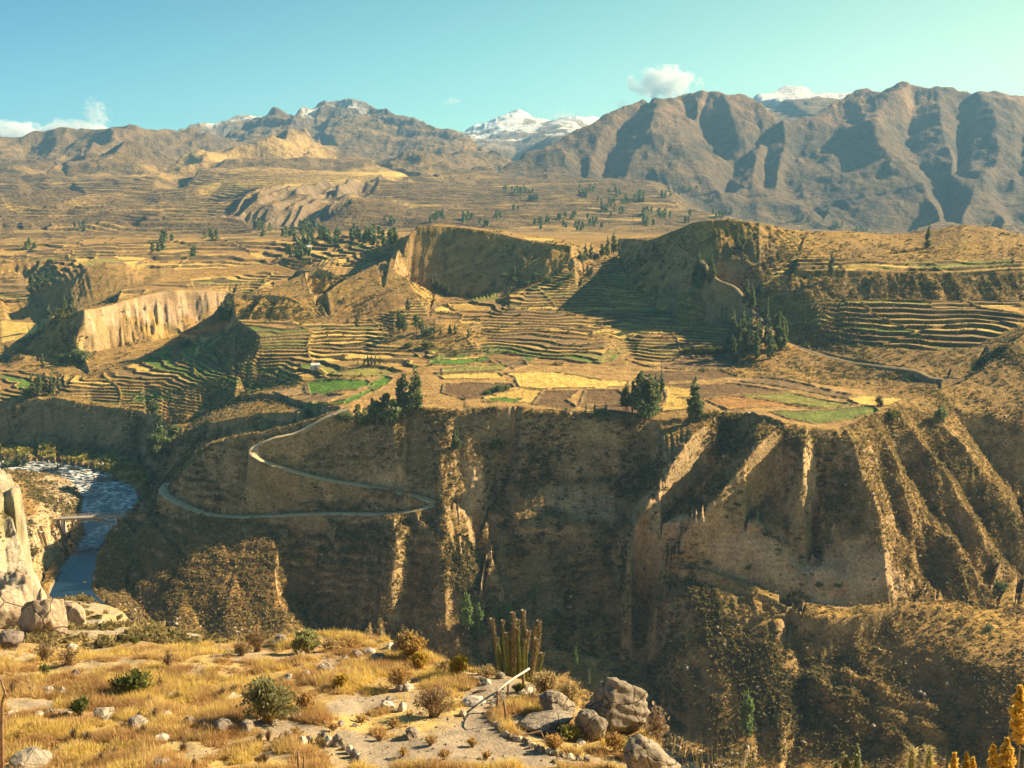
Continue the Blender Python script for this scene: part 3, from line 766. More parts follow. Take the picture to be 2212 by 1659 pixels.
# bare earth faces
M_beige = blend_poly([(1372, 1120), (1530, 1113), (1650, 1140), (1755, 1203), (1840, 1168), (1905, 1180), (1985, 1290), (1830, 1312), (1700, 1290), (1560, 1235), (1430, 1185)], 7)
for poly in ([(1165, 1060), (1200, 1045), (1300, 1058), (1330, 1085), (1325, 1128), (1240, 1118), (1180, 1085)], [(1375, 1110), (1430, 1030), (1480, 965), (1500, 965), (1460, 1040), (1420, 1110), (1400, 1145)],
             [(770, 1030), (800, 1005), (850, 995), (890, 1030), (905, 1062), (850, 1058)], [(1005, 1010), (1050, 1000), (1050, 1060), (1010, 1120), (985, 1120)], [(1730, 990), (1765, 960), (1770, 1020), (1765, 1150), (1750, 1190), (1745, 1100)]):
    M_beige = np.maximum(M_beige, blend_poly(poly, 4) * .75)
strat = noise(X / 60, T0 / 1.6, 105)
base = mix(base, mix(C(.46, .32, .20), C(.56, .41, .265), L3(strat)), L3(M_beige * .9))
base = mix(base, pale, L3(smooth(1.1, 2.0, SL) * .4 * (1 - M_beige)))
cw_ = mix(whiter, C(.34, .24, .16), L3(smooth(.3, .7, noise((X + .4 * Y) / 3.5, Y / 25, 106))))
base = mix(base, cw_, L3(M_cliffwhite * smooth(.35, .6, SL) * smooth(-.25, .2, fbm(X / 12, Y / 12, 107, 3) + .05 + (T0 + 94) / 14)))
# terraces: plots by plot id
pid = hash2(cell * 7 + lev * 3, lev, 111)
pid2 = hash2(cell, lev * 5, 112)
plot = mix(grass * 1.1, straw * 1.1, L3(smooth(.1, .5, pid)))
plot = np.where(L3(pid > .52), brownf * .5 + dry * .5, plot)
plot = np.where(L3(pid > .68), dry * .6 + rust * .4, plot)
gz = blend_poly([(400, 712), (520, 700), (820, 695), (830, 740), (1000, 745), (1170, 765), (1170, 790), (900, 800), (640, 830), (400, 850), (290, 870), (200, 850)], 8)
plot = np.where(L3((pid > .72) & (pid < .72 + .13 * gz)), green * 1.1, plot)
plot = np.where(L3((pid > .95) & (Y < 900)), green, plot)
plot = np.where(L3((pid < .12)), olive, plot)
plot = plot * L3(.8 + .35 * pid2) * L3(.88 + .24 * n3)
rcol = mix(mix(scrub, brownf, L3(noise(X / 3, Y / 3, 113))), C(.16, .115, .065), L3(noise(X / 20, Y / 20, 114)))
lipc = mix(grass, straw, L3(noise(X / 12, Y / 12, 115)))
M_plot = M_terr * (1 - smooth(.5, 1.1, SL))
base = mix(base, plot, L3(M_plot * (.9 - .55 * smooth(1000, 1300, Y))))
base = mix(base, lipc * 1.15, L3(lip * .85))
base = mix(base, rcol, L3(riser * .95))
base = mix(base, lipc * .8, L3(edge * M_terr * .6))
# fields on the plateau
FIELDS = [
 ('dry', [(752, 880), (830, 893), (1010, 884), (1250, 887), (1400, 905), (1560, 889), (1700, 914), (1810, 929), (1893, 892), (1960, 860), (1900, 850), (1600, 815), (1400, 792), (1340, 790), (1100, 786), (900, 790), (830, 812), (640, 835), (560, 850), (650, 868)]),
 ('straw', [(947, 811), (1078, 806), (1093, 818), (960, 820)]), ('straw', [(1091, 807), (1197, 804), (1303, 822), (1361, 825), (1352, 837), (1167, 841), (1121, 836), (1112, 816)]),
 ('brown', [(958, 831), (1015, 828), (1105, 830), (1112, 838), (1045, 859), (1006, 863), (955, 850)]),
 ('strawl', [(1045, 860), (1130, 841), (1173, 844), (1154, 872), (1045, 869)]), ('green', [(1052, 864), (1091, 860), (1130, 863), (1118, 869), (1057, 870)]),
 ('brown', [(1170, 847), (1250, 846), (1224, 865), (1249, 881), (1233, 886), (1151, 874)]), ('brown', [(1264, 844), (1334, 843), (1350, 857), (1340, 870), (1252, 877)]),
 ('brown', [(1252, 880), (1340, 872), (1388, 875), (1385, 900), (1340, 897)]),
 ('olive', [(955, 797), (1051, 790), (1110, 789), (1082, 802), (955, 808)]), ('brown', [(940, 806), (1084, 800), (1070, 804), (950, 811)]),
 ('green', [(930, 777), (1060, 775), (1072, 779), (990, 789), (925, 787)]), ('green', [(946, 765), (1021, 765), (1015, 771), (935, 771)]), ('green', [(1048, 760), (1106, 761), (1094, 766), (1042, 766)]),
 ('green', [(1130, 773), (1160, 772), (1148, 780), (1124, 779)]), ('brownl', [(1075, 780), (1130, 776), (1140, 790), (1110, 797)]),
 ('green', [(520, 843), (633, 828), (660, 832), (533, 849)]), ('green', [(662, 827), (700, 821), (792, 822), (808, 832), (770, 842), (700, 852), (668, 853)]), ('green', [(653, 869), (710, 872), (745, 864), (800, 840), (812, 845), (745, 874), (690, 880)]),
 ('brownl', [(643, 867), (680, 851), (745, 853), (705, 870)]), ('tan', [(593, 846), (657, 833), (663, 852), (617, 866)]),
 ('green', [(297, 853), (377, 853), (360, 866), (285, 868)]), ('olive', [(307, 843), (405, 844), (380, 852), (303, 851)]), ('green', [(790, 835), (830, 812), (850, 818), (815, 845)]),
 ('straw', [(1106, 661), (1200, 662), (1203, 669), (1154, 671), (1100, 667)]), ('strawl', [(1210, 664), (1330, 662), (1440, 655), (1450, 664), (1330, 672), (1210, 671)]),
 ('strawl', [(1280, 717), (1330, 712), (1430, 716), (1425, 723), (1280, 724)]),
 ('olive', [(1020, 640), (1075, 628), (1082, 645), (1010, 655)]),
 ('brown', [(1440, 832), (1585, 829), (1691, 847), (1525, 861), (1440, 858)]), ('brown', [(1380, 805), (1560, 802), (1600, 815), (1430, 828)]),
 ('brownl', [(1400, 790), (1480, 768), (1560, 778), (1590, 800), (1500, 800)]),
 ('rust', [(1521, 864), (1591, 857), (1775, 881), (1575, 887)]), ('olive', [(1591, 857), (1708, 849), (1855, 876), (1758, 884)]), ('oliveg', [(1661, 891), (1888, 879), (1901, 891), (1808, 912), (1758, 917), (1700, 905)]),
 ('brownl', [(1601, 824), (1631, 814), (1841, 854), (1828, 861), (1700, 838)]), ('straw', [(1831, 861), (1888, 857), (1961, 861), (1921, 878), (1858, 876)]),
 ('straw', [(0, 692), (95, 690), (92, 712), (50, 732), (0, 742)]), ('straw', [(0, 960), (120, 962), (118, 972), (0, 978)]),
 ('strawl', [(1130, 512), (1200, 516), (1195, 522), (1140, 520)]), ('olive', [(1980, 572), (2190, 560), (2190, 572), (2030, 584)]),
 ('straw', [(1760, 578), (1980, 572), (1960, 582), (1800, 586)]), ('strawl', [(1430, 835), (1500, 840), (1510, 880), (1430, 890), (1440, 860)]),
]
FC = {'straw': straw * 1.05, 'strawl': straw * .78 + grass * .15, 'brown': C(.17, .112, .062), 'brownl': C(.235, .16, .09), 'green': green, 'olive': olive, 'oliveg': C(.17, .20, .06), 'tan': C(.40, .27, .14), 'rust': C(.37, .21, .085), 'dry': C(.38, .25, .11)}
M_field = np.zeros(H.shape, np.float32)
Hsave = T.H; T.H = T0 if False else Hsave
wallH = np.zeros(H.shape)
for kind, poly in FIELDS:
    m = blend_poly(poly, 1) if kind != 'dry' else blend_poly(poly, 3)
    fl = FC[kind] * L3(.88 + .2 * noise(X / 8 + Y / 30, Y / 3, 121) + .08 * n2)
    if kind != 'dry':
        hp = [T.hit(q[0], q[1], T.ymin) for q in poly + poly[:1]]
        if all(hp):
            Dw, _ = path_field([tuple(q) for q in hp], 3)
            wl = np.exp(-(Dw / .8) ** 2) * (noise(X / 5, Y / 5, 122) > .25)
            wallH = np.maximum(wallH, wl)
    base = mix(base, fl, L3(m * (1 - smooth(.35, .7, SL) * (.3 if kind != 'dry' else 1))))
    M_field = np.maximum(M_field, m)
for P_ in ([(1750, 1475), (1830, 1510), (1930, 1555), (2035, 1595)], [(1830, 1468), (1920, 1510), (2015, 1545)], [(1860, 1565), (1900, 1580), (1945, 1602)], [(1765, 1500), (1830, 1535)]):
    hp = [T.hit(q[0], q[1], T.ymin) for q in P_]
    Db, _ = path_field(smooth_path(hp, 8), 9)
    H = H + 2.8 * np.exp(-(Db / 2.6) ** 2) * (.6 + .8 * noise(X / 5, Y / 5, 125))
H = H + wallH * .75 * (Y < 760); T.H = H
base = mix(base, mix(C(.12, .10, .055), C(.26, .20, .12), L3(noise(X / 2.5, Y / 2.5, 123))), L3(wallH * .85))
# river flats, gravel, road shoulders
M_flat = blend_poly([(0, 955), (120, 958), (250, 983), (320, 1015), (325, 1060), (290, 1055), (225, 1017), (130, 1000), (0, 992)], 3)
base = mix(base, mix(C(.42, .32, .09), C(.20, .20, .05), L3(smooth(-.1, .3, fbm(X / 7, Y / 7, 125, 3)))), L3(M_flat * .85))
M_grav = blend_poly([(30, 1018), (110, 1026), (150, 1038), (172, 1062), (178, 1090), (176, 1120), (186, 1150), (165, 1170), (120, 1190), (60, 1230), (30, 1130), (80, 1110), (100, 1060)], 4)
base = mix(base, mix(C(.50, .42, .30), C(.40, .30, .17), L3(n3)), L3(M_grav * .75))
base = mix(base, C(.36, .30, .24), L3(M_river_s))
base = mix(base, C(.34, .24, .12), L3((1 - smooth(1.8, 3.0, D1 + 1.0 * n2)) * .7)); base = mix(base, C(.30, .22, .13), L3((1 - smooth(2.0, 3.6, D2)) * .7))
# far ground and mountains
nf = fbm(X / 260, Y / 260, 131, 5, .55); nf2 = fbm(X / 60, Y / 60, 132, 3)
fc = mix(C(.235, .165, .085), C(.36, .25, .115), L3(smooth(-.25, .3, nf)))
fc = mix(fc, C(.13, .105, .06), L3(smooth(.05, .4, nf2 + .4 * nf) * .6))
fc = mix(fc, C(.20, .15, .10), L3(smooth(.45, .8, SL) * .6))
fc = mix(fc, straw * 1.5, L3(M_gold * .9))
M_foot = blend_poly([(380, 345), (460, 318), (540, 316), (640, 284), (700, 312), (830, 362), (890, 378), (640, 388), (430, 400), (240, 420), (280, 380)], 8)
fc = mix(fc, C(.60, .41, .17), L3(M_foot * smooth(-.3, .3, nf + .2) * .85))
fc = mix(fc, mix(darkrock, rock, L3(noise(X / 50, Y / 120, 133))), L3(M_crag * smooth(.25, .6, SL + .3 * nf2) * 1.0))
fc = mix(fc, C(.40, .31, .22), L3(M_bank * smooth(.2, .5, SL) * .5))
rm_ = rightm * (Y < 4600)
fc = fc * .74
fc = mix(fc, mix(C(.135, .098, .062), C(.075, .066, .05), L3(smooth(-.1, .35, nf2 + nf))), L3(rm_ * .8))
fc = mix(fc, C(.36, .23, .14), L3(rm_ * smooth(150, 260, H) * smooth(-.1, .3, nf) * .5))
base = mix(base, fc, L3(smooth(1200, 1700, Y)))
base = mix(base, C(.10, .075, .045), L3(plr * .6)); base = mix(base, straw * .8, L3(pl * (1 - smooth(.5, .6, qf)) * smooth(.1, .4, fbm(X / 90, Y / 60, 134, 3)) * .6))
# snow dusting
sn = smooth(5500, 5700, Y) * smooth(-.15, .15, (H - 370 - .012 * (Y - 6000)) / 300 + fbm(X / 120, Y / 260, 141, 4) * .9) * (1 - smooth(.55, 1.0, SL) * .8)
base = mix(base, C(.30, .25, .20), L3(smooth(5500, 5700, Y) * (1 - sn) * .6))
M_sn2 = blend_poly([(540, 250), (560, 240), (650, 236), (740, 219), (800, 222), (870, 242), (850, 250), (800, 240), (720, 240), (650, 250)], 4)
sn = np.maximum(sn, M_sn2 * .8 * smooth(-.02, .2, fbm(X / 90, Y / 200, 142, 4) + .02))
base = mix(base, C(.82, .82, .84), L3(np.clip(sn, 0, 1) * .95))
lum_ = base.mean(-1, keepdims=True); base = (lum_ + (base - lum_) * 1.08) * C(1.03, .98, .89)
base = mix(base, base * 1.18, L3((Y < 560) * (T0 < -104) * 1.0))  # gorge below the rim lightened in colour in place of ambient light
base = np.clip(base, .01, .9)
ALB = base
# ------------------------------------------------------------------ materials
def N(nt, t, **k):
    n = nt.nodes.new(t)
    for a, b in k.items(): setattr(n, a, b)
    return n
def new_mat(name):
    m = bpy.data.materials.new(name); m.use_nodes = True
    nt = m.node_tree; nt.nodes.clear()
    out = N(nt, "ShaderNodeOutputMaterial"); bs = N(nt, "ShaderNodeBsdfPrincipled")
    bs.inputs['Roughness'].default_value = .95
    bs.inputs['Specular IOR Level'].default_value = .15
    nt.links.new(bs.outputs[0], out.inputs[0])
    return m, nt, bs
def ground_mat(name, s1, s2, bump, var=.35):
    m, nt, bs = new_mat(name)
    at = N(nt, "ShaderNodeAttribute", attribute_name='albedo')
    geo = N(nt, "ShaderNodeNewGeometry")
    na = N(nt, "ShaderNodeTexNoise"); na.inputs['Scale'].default_value = s1; na.inputs['Detail'].default_value = 6; na.inputs['Roughness'].default_value = .7
    nb = N(nt, "ShaderNodeTexNoise"); nb.inputs['Scale'].default_value = s2; nb.inputs['Detail'].default_value = 4; nb.inputs['Roughness'].default_value = .65
    nt.links.new(geo.outputs['Position'], na.inputs[0]); nt.links.new(geo.outputs['Position'], nb.inputs[0])
    r1 = N(nt, "ShaderNodeMapRange"); r1.inputs[1].default_value = .3; r1.inputs[2].default_value = .7; r1.inputs[3].default_value = 1 - var; r1.inputs[4].default_value = 1 + var
    nt.links.new(na.outputs[0], r1.inputs[0])
    r2 = N(nt, "ShaderNodeMapRange"); r2.inputs[1].default_value = .3; r2.inputs[2].default_value = .7; r2.inputs[3].default_value = 1 - var * .6; r2.inputs[4].default_value = 1 + var * .6
    nt.links.new(nb.outputs[0], r2.inputs[0])
    mu = N(nt, "ShaderNodeMath", operation='MULTIPLY'); nt.links.new(r1.outputs[0], mu.inputs[0]); nt.links.new(r2.outputs[0], mu.inputs[1])
    vm = N(nt, "ShaderNodeVectorMath", operation='SCALE'); nt.links.new(at.outputs['Color'], vm.inputs[0]); nt.links.new(mu.outputs[0], vm.inputs['Scale'])
    nt.links.new(vm.outputs[0], bs.inputs['Base Color'])
    bp = N(nt, "ShaderNodeBump"); bp.inputs['Strength'].default_value = 1.0; bp.inputs['Distance'].default_value = bump
    nt.links.new(na.outputs[0], bp.inputs['Height']); nt.links.new(bp.outputs[0], bs.inputs['Normal'])
    return m
def plain_mat(name, c1, c2, scale=3, rough=.9, bump=0.0, detail=4, trans=0.0, spec=.2):
    m, nt, bs = new_mat(name)
    bs.inputs['Roughness'].default_value = rough; bs.inputs['Specular IOR Level'].default_value = spec
    tc = N(nt, "ShaderNodeTexCoord")
    na = N(nt, "ShaderNodeTexNoise"); na.inputs['Scale'].default_value = scale; na.inputs['Detail'].default_value = detail
    nt.links.new(tc.outputs['Object'], na.inputs[0])
    r1 = N(nt, "ShaderNodeMapRange"); r1.inputs[1].default_value = .35; r1.inputs[2].default_value = .65
    nt.links.new(na.outputs[0], r1.inputs[0])
    mx = N(nt, "ShaderNodeMixRGB"); mx.inputs[1].default_value = (*c1, 1); mx.inputs[2].default_value = (*c2, 1)
    nt.links.new(r1.outputs[0], mx.inputs[0]); nt.links.new(mx.outputs[0], bs.inputs['Base Color'])
    if bump:
        bp = N(nt, "ShaderNodeBump"); bp.inputs['Distance'].default_value = bump; bp.inputs['Strength'].default_value = 1
        nt.links.new(na.outputs[0], bp.inputs['Height']); nt.links.new(bp.outputs[0], bs.inputs['Normal'])
    if trans:
        tr = N(nt, "ShaderNodeBsdfTranslucent"); nt.links.new(mx.outputs[0], tr.inputs[0])
        ms = N(nt, "ShaderNodeMixShader"); ms.inputs[0].default_value = trans
        nt.links.new(bs.outputs[0], ms.inputs[1]); nt.links.new(tr.outputs[0], ms.inputs[2])
        out = [n for n in nt.nodes if n.type == 'OUTPUT_MATERIAL'][0]; nt.links.new(ms.outputs[0], out.inputs[0])
    return m

m_hills = ground_mat("hill_ground", .9, .12, 1.1, .5)
m_mount = ground_mat("mountain_ground", .03, .006, 22, .38)
rj = int(np.searchsorted(T.Y, 1500))
hills = T.build("hills", m_hills, ALB, 0, rj + 1)
mountains = T.build("mountains", m_mount, ALB, rj, None)

# ------------------------------------------------------------------ river
def water():
    bk = [(np.array(l), np.array(r)) for l, r in bank]
    Ls = smooth_path([b[0] for b in bk], 14); Rs = smooth_path([b[1] for b in bk], 14)
    vs = []; fs = []; nx = 12
    for i, (l, r) in enumerate(zip(Ls, Rs)):
        z = (l[2] + r[2]) / 2
        for k in range(nx + 1):
            t = -0.12 + 1.24 * k / nx
            p = l + (r - l) * t; vs.append((p[0], p[1], z))
    n = nx + 1
    for i in range(len(Ls) - 1):
        for k in range(nx): fs.append((i * n + k, i * n + k + 1, (i + 1) * n + k + 1, (i + 1) * n + k))
    m, nt, bs = new_mat("river_water")
    geo = N(nt, "ShaderNodeNewGeometry")
    bs.inputs['Base Color'].default_value = (.015, .03, .045, 1); bs.inputs['Roughness'].default_value = .12; bs.inputs['Specular IOR Level'].default_value = .6
    n1 = N(nt, "ShaderNodeTexNoise"); n1.inputs['Scale'].default_value = .42; n1.inputs['Detail'].default_value = 5
    n2 = N(nt, "ShaderNodeTexNoise"); n2.inputs['Scale'].default_value = .05; n2.inputs['Detail'].default_value = 2
    mp = N(nt, "ShaderNodeMapping"); mp.inputs['Scale'].default_value = (.8, 1.2, 1)
    nt.links.new(geo.outputs['Position'], mp.inputs[0]); nt.links.new(mp.outputs[0], n1.inputs[0]); nt.links.new(geo.outputs['Position'], n2.inputs[0])
    # broken white water upstream of the bridge, smooth pool below it
    sx = N(nt, "ShaderNodeSeparateXYZ"); nt.links.new(geo.outputs['Position'], sx.inputs[0])
    up = N(nt, "ShaderNodeMapRange"); up.inputs[1].default_value = 495; up.inputs[2].default_value = 530; nt.links.new(sx.outputs[1], up.inputs[0])
    dn = N(nt, "ShaderNodeMapRange"); dn.inputs[1].default_value = 655; dn.inputs[2].default_value = 620; nt.links.new(sx.outputs[1], dn.inputs[0])
    ud = N(nt, "ShaderNodeMath", operation='MULTIPLY'); nt.links.new(up.outputs[0], ud.inputs[0]); nt.links.new(dn.outputs[0], ud.inputs[1])
    r = N(nt, "ShaderNodeMapRange"); r.inputs[1].default_value = .46; r.inputs[2].default_value = .60; nt.links.new(n1.outputs[0], r.inputs[0])
    r2 = N(nt, "ShaderNodeMapRange"); r2.inputs[1].default_value = .38; r2.inputs[2].default_value = .5; nt.links.new(n2.outputs[0], r2.inputs[0])
    a = N(nt, "ShaderNodeMath", operation='MULTIPLY'); nt.links.new(r.outputs[0], a.inputs[0]); nt.links.new(ud.outputs[0], a.inputs[1])
    b = N(nt, "ShaderNodeMath", operation='MULTIPLY'); nt.links.new(a.outputs[0], b.inputs[0]); nt.links.new(r2.outputs[0], b.inputs[1])
    foam = N(nt, "ShaderNodeBsdfDiffuse"); foam.inputs[0].default_value = (.8, .8, .78, 1)
    ms = N(nt, "ShaderNodeMixShader"); nt.links.new(b.outputs[0], ms.inputs[0]); nt.links.new(bs.outputs[0], ms.inputs[1]); nt.links.new(foam.outputs[0], ms.inputs[2])
    out = [q for q in nt.nodes if q.type == 'OUTPUT_MATERIAL'][0]; nt.links.new(ms.outputs[0], out.inputs[0])
    bp = N(nt, "ShaderNodeBump"); bp.inputs['Distance'].default_value = .35
    bd = N(nt, "ShaderNodeMath", operation='MULTIPLY'); bd.inputs[1].default_value = 1.0
    ba = N(nt, "ShaderNodeMath", operation='ADD'); ba.inputs[1].default_value = .08; nt.links.new(ud.outputs[0], ba.inputs[0])
    nt.links.new(n1.outputs[0], bd.inputs[0]); nt.links.new(ba.outputs[0], bp.inputs['Strength'])
    nt.links.new(bd.outputs[0], bp.inputs['Height']); nt.links.new(bp.outputs[0], bs.inputs['Normal'])
    o = mesh_obj("river", vs, fs, m); o['kind'] = 'structure'
water()

# ------------------------------------------------------------------ roads
def ribbon(name, path, wd, mat, lift=.12):
    P = path; vs = []; fs = []
    prof = [(-wd / 2, -.25), (-wd / 2 + .15, 0), (-wd / 4, .02), (0, .06), (wd / 4, .02), (wd / 2 - .15, 0), (wd / 2, -.25)]
    for i, p in enumerate(P):
        a = P[max(i - 1, 0)]; b = P[min(i + 1, len(P) - 1)]
        d = np.array([b[0] - a[0], b[1] - a[1]]); d /= (np.linalg.norm(d) + 1e-9)
        nrm = np.array([-d[1], d[0]])
        jl, jr_ = rnd.uniform(-.35, .35), rnd.uniform(-.35, .35)
        for s, h in prof:
          s = s + (jl if s < 0 else jr_ if s > 0 else 0) * abs(s) / (wd / 2)
          vs.append((p[0] + nrm[0] * s, p[1] + nrm[1] * s, p[2] + lift + h))
    k = len(prof)
    for i in range(len(P) - 1):
        for j in range(k - 1): fs.append((i * k + j, i * k + j + 1, (i + 1) * k + j + 1, (i + 1) * k + j))
    o = mesh_obj(name, vs, fs, mat); o['kind'] = 'structure'; return o
m_road = plain_mat("packed_gravel", (.66, .48, .28), (.50, .36, .20), .5, 1, .05)
ribbon("road", road_path, 4.8, m_road)
ribbon("road", road2_path, 2.3, plain_mat("old_track", (.27, .20, .12), (.20, .15, .09), .5, 1, .05))
# ------------------------------------------------------------------ near slope on this side
NS = Survey()
L = NS.line
NS.flat(3, -2.3); NS.flat(8, -5.8); NS.flat(15, -10.4, a0=-1.1, a1=.12, n=30)
for k in range(20):
    a = .2 + k * .09
    NS.p += [(a, math.log(15.), -11.2), (a, math.log(24.), -19.5), (a, math.log(38.), -32), (a, math.log(60.), -50), (a, math.log(100.), -78), (a, math.log(150.), -105)]
for k in range(34):
    a = -1.1 + k * .0375
    NS.p += [(a, math.log(26.), -16.4 + .25 * math.sin(k))]
L([(0, 1659, 38.6), (400, 1659, 38.8), (800, 1659, 38.6), (1200, 1659, 38.6), (1445, 1659, 38.6)])
L([(0, 1600, 42), (500, 1600, 42), (1000, 1600, 42), (1350, 1610, 41.3), (1415, 1625, 40.4)])
L([(0, 1520, 47.3), (300, 1525, 47), (700, 1525, 47), (1050, 1530, 46.5), (1250, 1560, 44.4), (1380, 1590, 42.6)])
L([(0, 1450, 53), (300, 1450, 53), (700, 1445, 53.4), (900, 1455, 52.3), (1080, 1485, 49.8), (1200, 1520, 47.2), (1280, 1545, 45.5)])
L([(0, 1405, 57.5), (100, 1405, 58), (200, 1402, 59), (330, 1395, 60), (430, 1392, 60), (560, 1378, 60.5), (650, 1372, 60.5), (760, 1378, 60), (850, 1382, 59.5), (920, 1412, 57), (970, 1440, 54.5), (1040, 1452, 53), (1090, 1462, 52), (1160, 1482, 50), (1240, 1515, 47.5), (1330, 1555, 44.6), (1400, 1590, 42.2), (1440, 1630, 39.8), (1452, 1665, 38)], back=(4, 2.6), step=5)
L([(560, 1378, 72), (650, 1374, 72), (760, 1380, 71), (920, 1420, 66), (1090, 1480, 60), (1240, 1540, 54), (1400, 1630, 46), (1500, 1760, 40)], ext=False)
# sandy spur with shrubs, behind on the left
L([(92, 1292, 104), (112, 1284, 107), (160, 1278, 110), (200, 1286, 109), (250, 1303, 106), (300, 1322, 101), (340, 1342, 96), (400, 1368, 87), (440, 1380, 80), (490, 1388, 72)], ext=False, back=(7, 5))
L([(130, 1330, 92), (220, 1345, 88), (300, 1362, 83), (380, 1382, 76)], ext=False)
L([(120, 1370, 76), (200, 1378, 73), (300, 1386, 69)], ext=False)
L([(0, 1392, 68), (60, 1390, 68), (110, 1385, 70)])
# pale cliff on the far left
L([(0, 1078, 214), (20, 1088, 210), (34, 1112, 200), (46, 1145, 192), (57, 1185, 182), (66, 1228, 168), (74, 1278, 150)], back=(7, 9), step=5)
for (u_, v_, Y_) in [(0, 1078, 214), (20, 1088, 210), (34, 1112, 200), (46, 1145, 192), (57, 1185, 182), (66, 1228, 168), (74, 1278, 150), (78, 1300, 140), (0, 1002, 268), (20, 1015, 262), (36, 1040, 252), (48, 1062, 240)]:
    NS.p += [(A(u_ + 9, v_), math.log(Y_ + 3.), E(v_) * Y_ - 16), (A(u_ + 15, v_), math.log(Y_ + 8.), E(v_) * Y_ - 42)]
L([(0, 1160, 188), (30, 1185, 180), (50, 1220, 166), (60, 1275, 146)])
L([(0, 1240, 160), (35, 1265, 148)]); L([(0, 1290, 128), (50, 1292, 126), (85, 1290, 126)])
L([(0, 1340, 98), (50, 1340, 97), (95, 1330, 97)])
L([(0, 1002, 268), (20, 1015, 262), (36, 1040, 252), (48, 1062, 240)], back=(8, 12), step=5)
L([(0, 1062, 236), (30, 1068, 232)])
NS.flat(300, -165)
for k in range(30):
    a = -.36 + k * .03
    NS.p += [(a, math.log(100.), -72), (a, math.log(150.), -108), (a, math.log(215.), -138)]
for k in range(12):
    a = -1.1 + k * .05
    NS.p += [(a, math.log(240.), -78 - 0 * k)]
rowsN = rng(3, 30, .8) + rng(30, 36, .3) + rng(36, 64, .09) + rng(64, 115, .35) + rng(115, 275, 1.0)
colsN = list(np.linspace(-1.0, -0.54, 40)[:-1]) + list(np.linspace(-0.54, 0.22, int(1100 * Q))) + list(np.linspace(0.22, 1.4, int(100 * Q) + 1)[1:])
NG = Grid(colsN, rowsN, NS)
NG.ymin = 30
NG.blur(1, 2, 2)
_T = T; T = NG      # blend_poly works on the current grid
X, Y = NG.X, NG.YY; H = NG.H
zx, zy = NG.slope(); SLn = np.hypot(zx, zy)
nearm = smooth(30, 36, Y) * (1 - smooth(66, 72, Y))
H = H + nearm * (fbm(X / 5, Y / 5, 201, 4) * .45 + fbm(X / .9, Y / .9, 202, 3) * .06)
mid_ = smooth(70, 80, Y)
H = H + mid_ * (fbm(X / 9, Y / 9, 203, 4) * 1.0)
M_lc = blend_poly([(0, 1078), (22, 1085), (40, 1110), (55, 1145), (68, 1185), (77, 1230), (84, 1280), (84, 1330), (0, 1345)], 5)
H = H + M_lc * ((ridged((X * .8 + Y * .5) / 11, (Y - X) / 26, 204, 4) - .95) * 3.0 + fbm(X / 3, Y / 3, 205, 3) * .6)
M_w = smooth(112, 122, Y) * (1 - smooth(-.345, -.325, NG.a[None, :] + 0 * Y))
H = H + M_w * (fbm((X - Y) / 6, (X + Y) / 9, 218, 4, .6) * 1.3 + (ridged((X - .3 * Y) / 5, H / 9, 219, 3) - .9) * 1.3)
H = H + mid_ * (Y > 120) * (ridged(X / 16, Y / 40, 206, 3) - .3) * 3 * (1 - M_lc)
NG.H = H
zx, zy = NG.slope(); SLn = np.hypot(zx, zy)
n1 = fbm(X / 4, Y / 4, 211, 4); n2 = fbm(X / .8, Y / .8, 212, 3)
sand = C(.37, .29, .205)
bn = mix(C(.40, .27, .11), C(.52, .37, .14), L3(smooth(-.2, .3, n1)))
bn = mix(bn, C(.36, .20, .09), L3(smooth(.15, .4, fbm(X / 3, Y / 3, 213, 3)) * .7))
bn = mix(bn, sand, L3(smooth(.1, .3, fbm(X / 2.5, Y / 2.5, 214, 3)) * .6))
M_path = np.maximum.reduce([blend_poly(p, 4) for p in (
    [(1000, 1500), (1040, 1478), (1090, 1478), (1075, 1510), (1058, 1545), (1075, 1580), (1130, 1605), (1200, 1630), (1330, 1640), (1440, 1662), (780, 1662), (795, 1640), (770, 1622), (735, 1600), (690, 1592), (610, 1588), (535, 1570), (510, 1562), (540, 1553), (610, 1552), (700, 1570), (770, 1580), (860, 1600), (940, 1590), (990, 1565), (1015, 1530)],
    [(10, 1508), (120, 1512), (125, 1528), (60, 1535), (10, 1530)], [(700, 1520), (760, 1505), (830, 1500), (850, 1515), (760, 1545), (700, 1545)],
    [(1020, 1462), (1075, 1465), (1150, 1480), (1160, 1500), (1100, 1520), (1060, 1500)], [(1100, 1540), (1160, 1560), (1250, 1590), (1180, 1600), (1110, 1580)])])
bn = mix(bn, sand * L3(.92 + .15 * n2), L3(M_path))
spurc = mix(C(.44, .36, .26), C(.50, .37, .20), L3(smooth(-.1, .3, n1)))
bn = mix(bn, spurc, L3(mid_))
cl = mix(C(.46, .38, .27), C(.30, .22, .14), L3(smooth(.4, .7, noise((X + Y) / 3, H / 2.5, 215))))
cl = mix(cl, C(.50, .29, .20), L3(smooth(.15, .3, fbm(X / 14, Y / 14, 216, 2)) * .6))
bn = mix(bn, cl, L3(np.maximum(M_lc, (Y > 120) * smooth(.5, .9, SLn))))
M_lv = blend_poly([(0, 1075), (22, 1082), (42, 1108), (56, 1145), (60, 1185), (0, 1180)], 6)
bn = mix(bn, mix(C(.24, .21, .07), C(.10, .11, .045), L3(smooth(0, .2, fbm(X / 3, Y / 3, 217, 3)))), L3(M_lv * .85))
bn = np.clip(bn, .01, .9)
m_near = ground_mat("dry_ground", 7, .9, .07, .3)
m_nearfar = ground_mat("cliff_ground", 1.2, .2, .7, .3)
jr = int(np.searchsorted(NG.Y, 68))
ground = NG.build("ground", m_near, bn, 0, jr + 1)
slope_ = NG.build("gorge_slope", m_nearfar, bn, jr, None)
M_pathn = M_path
T = _T
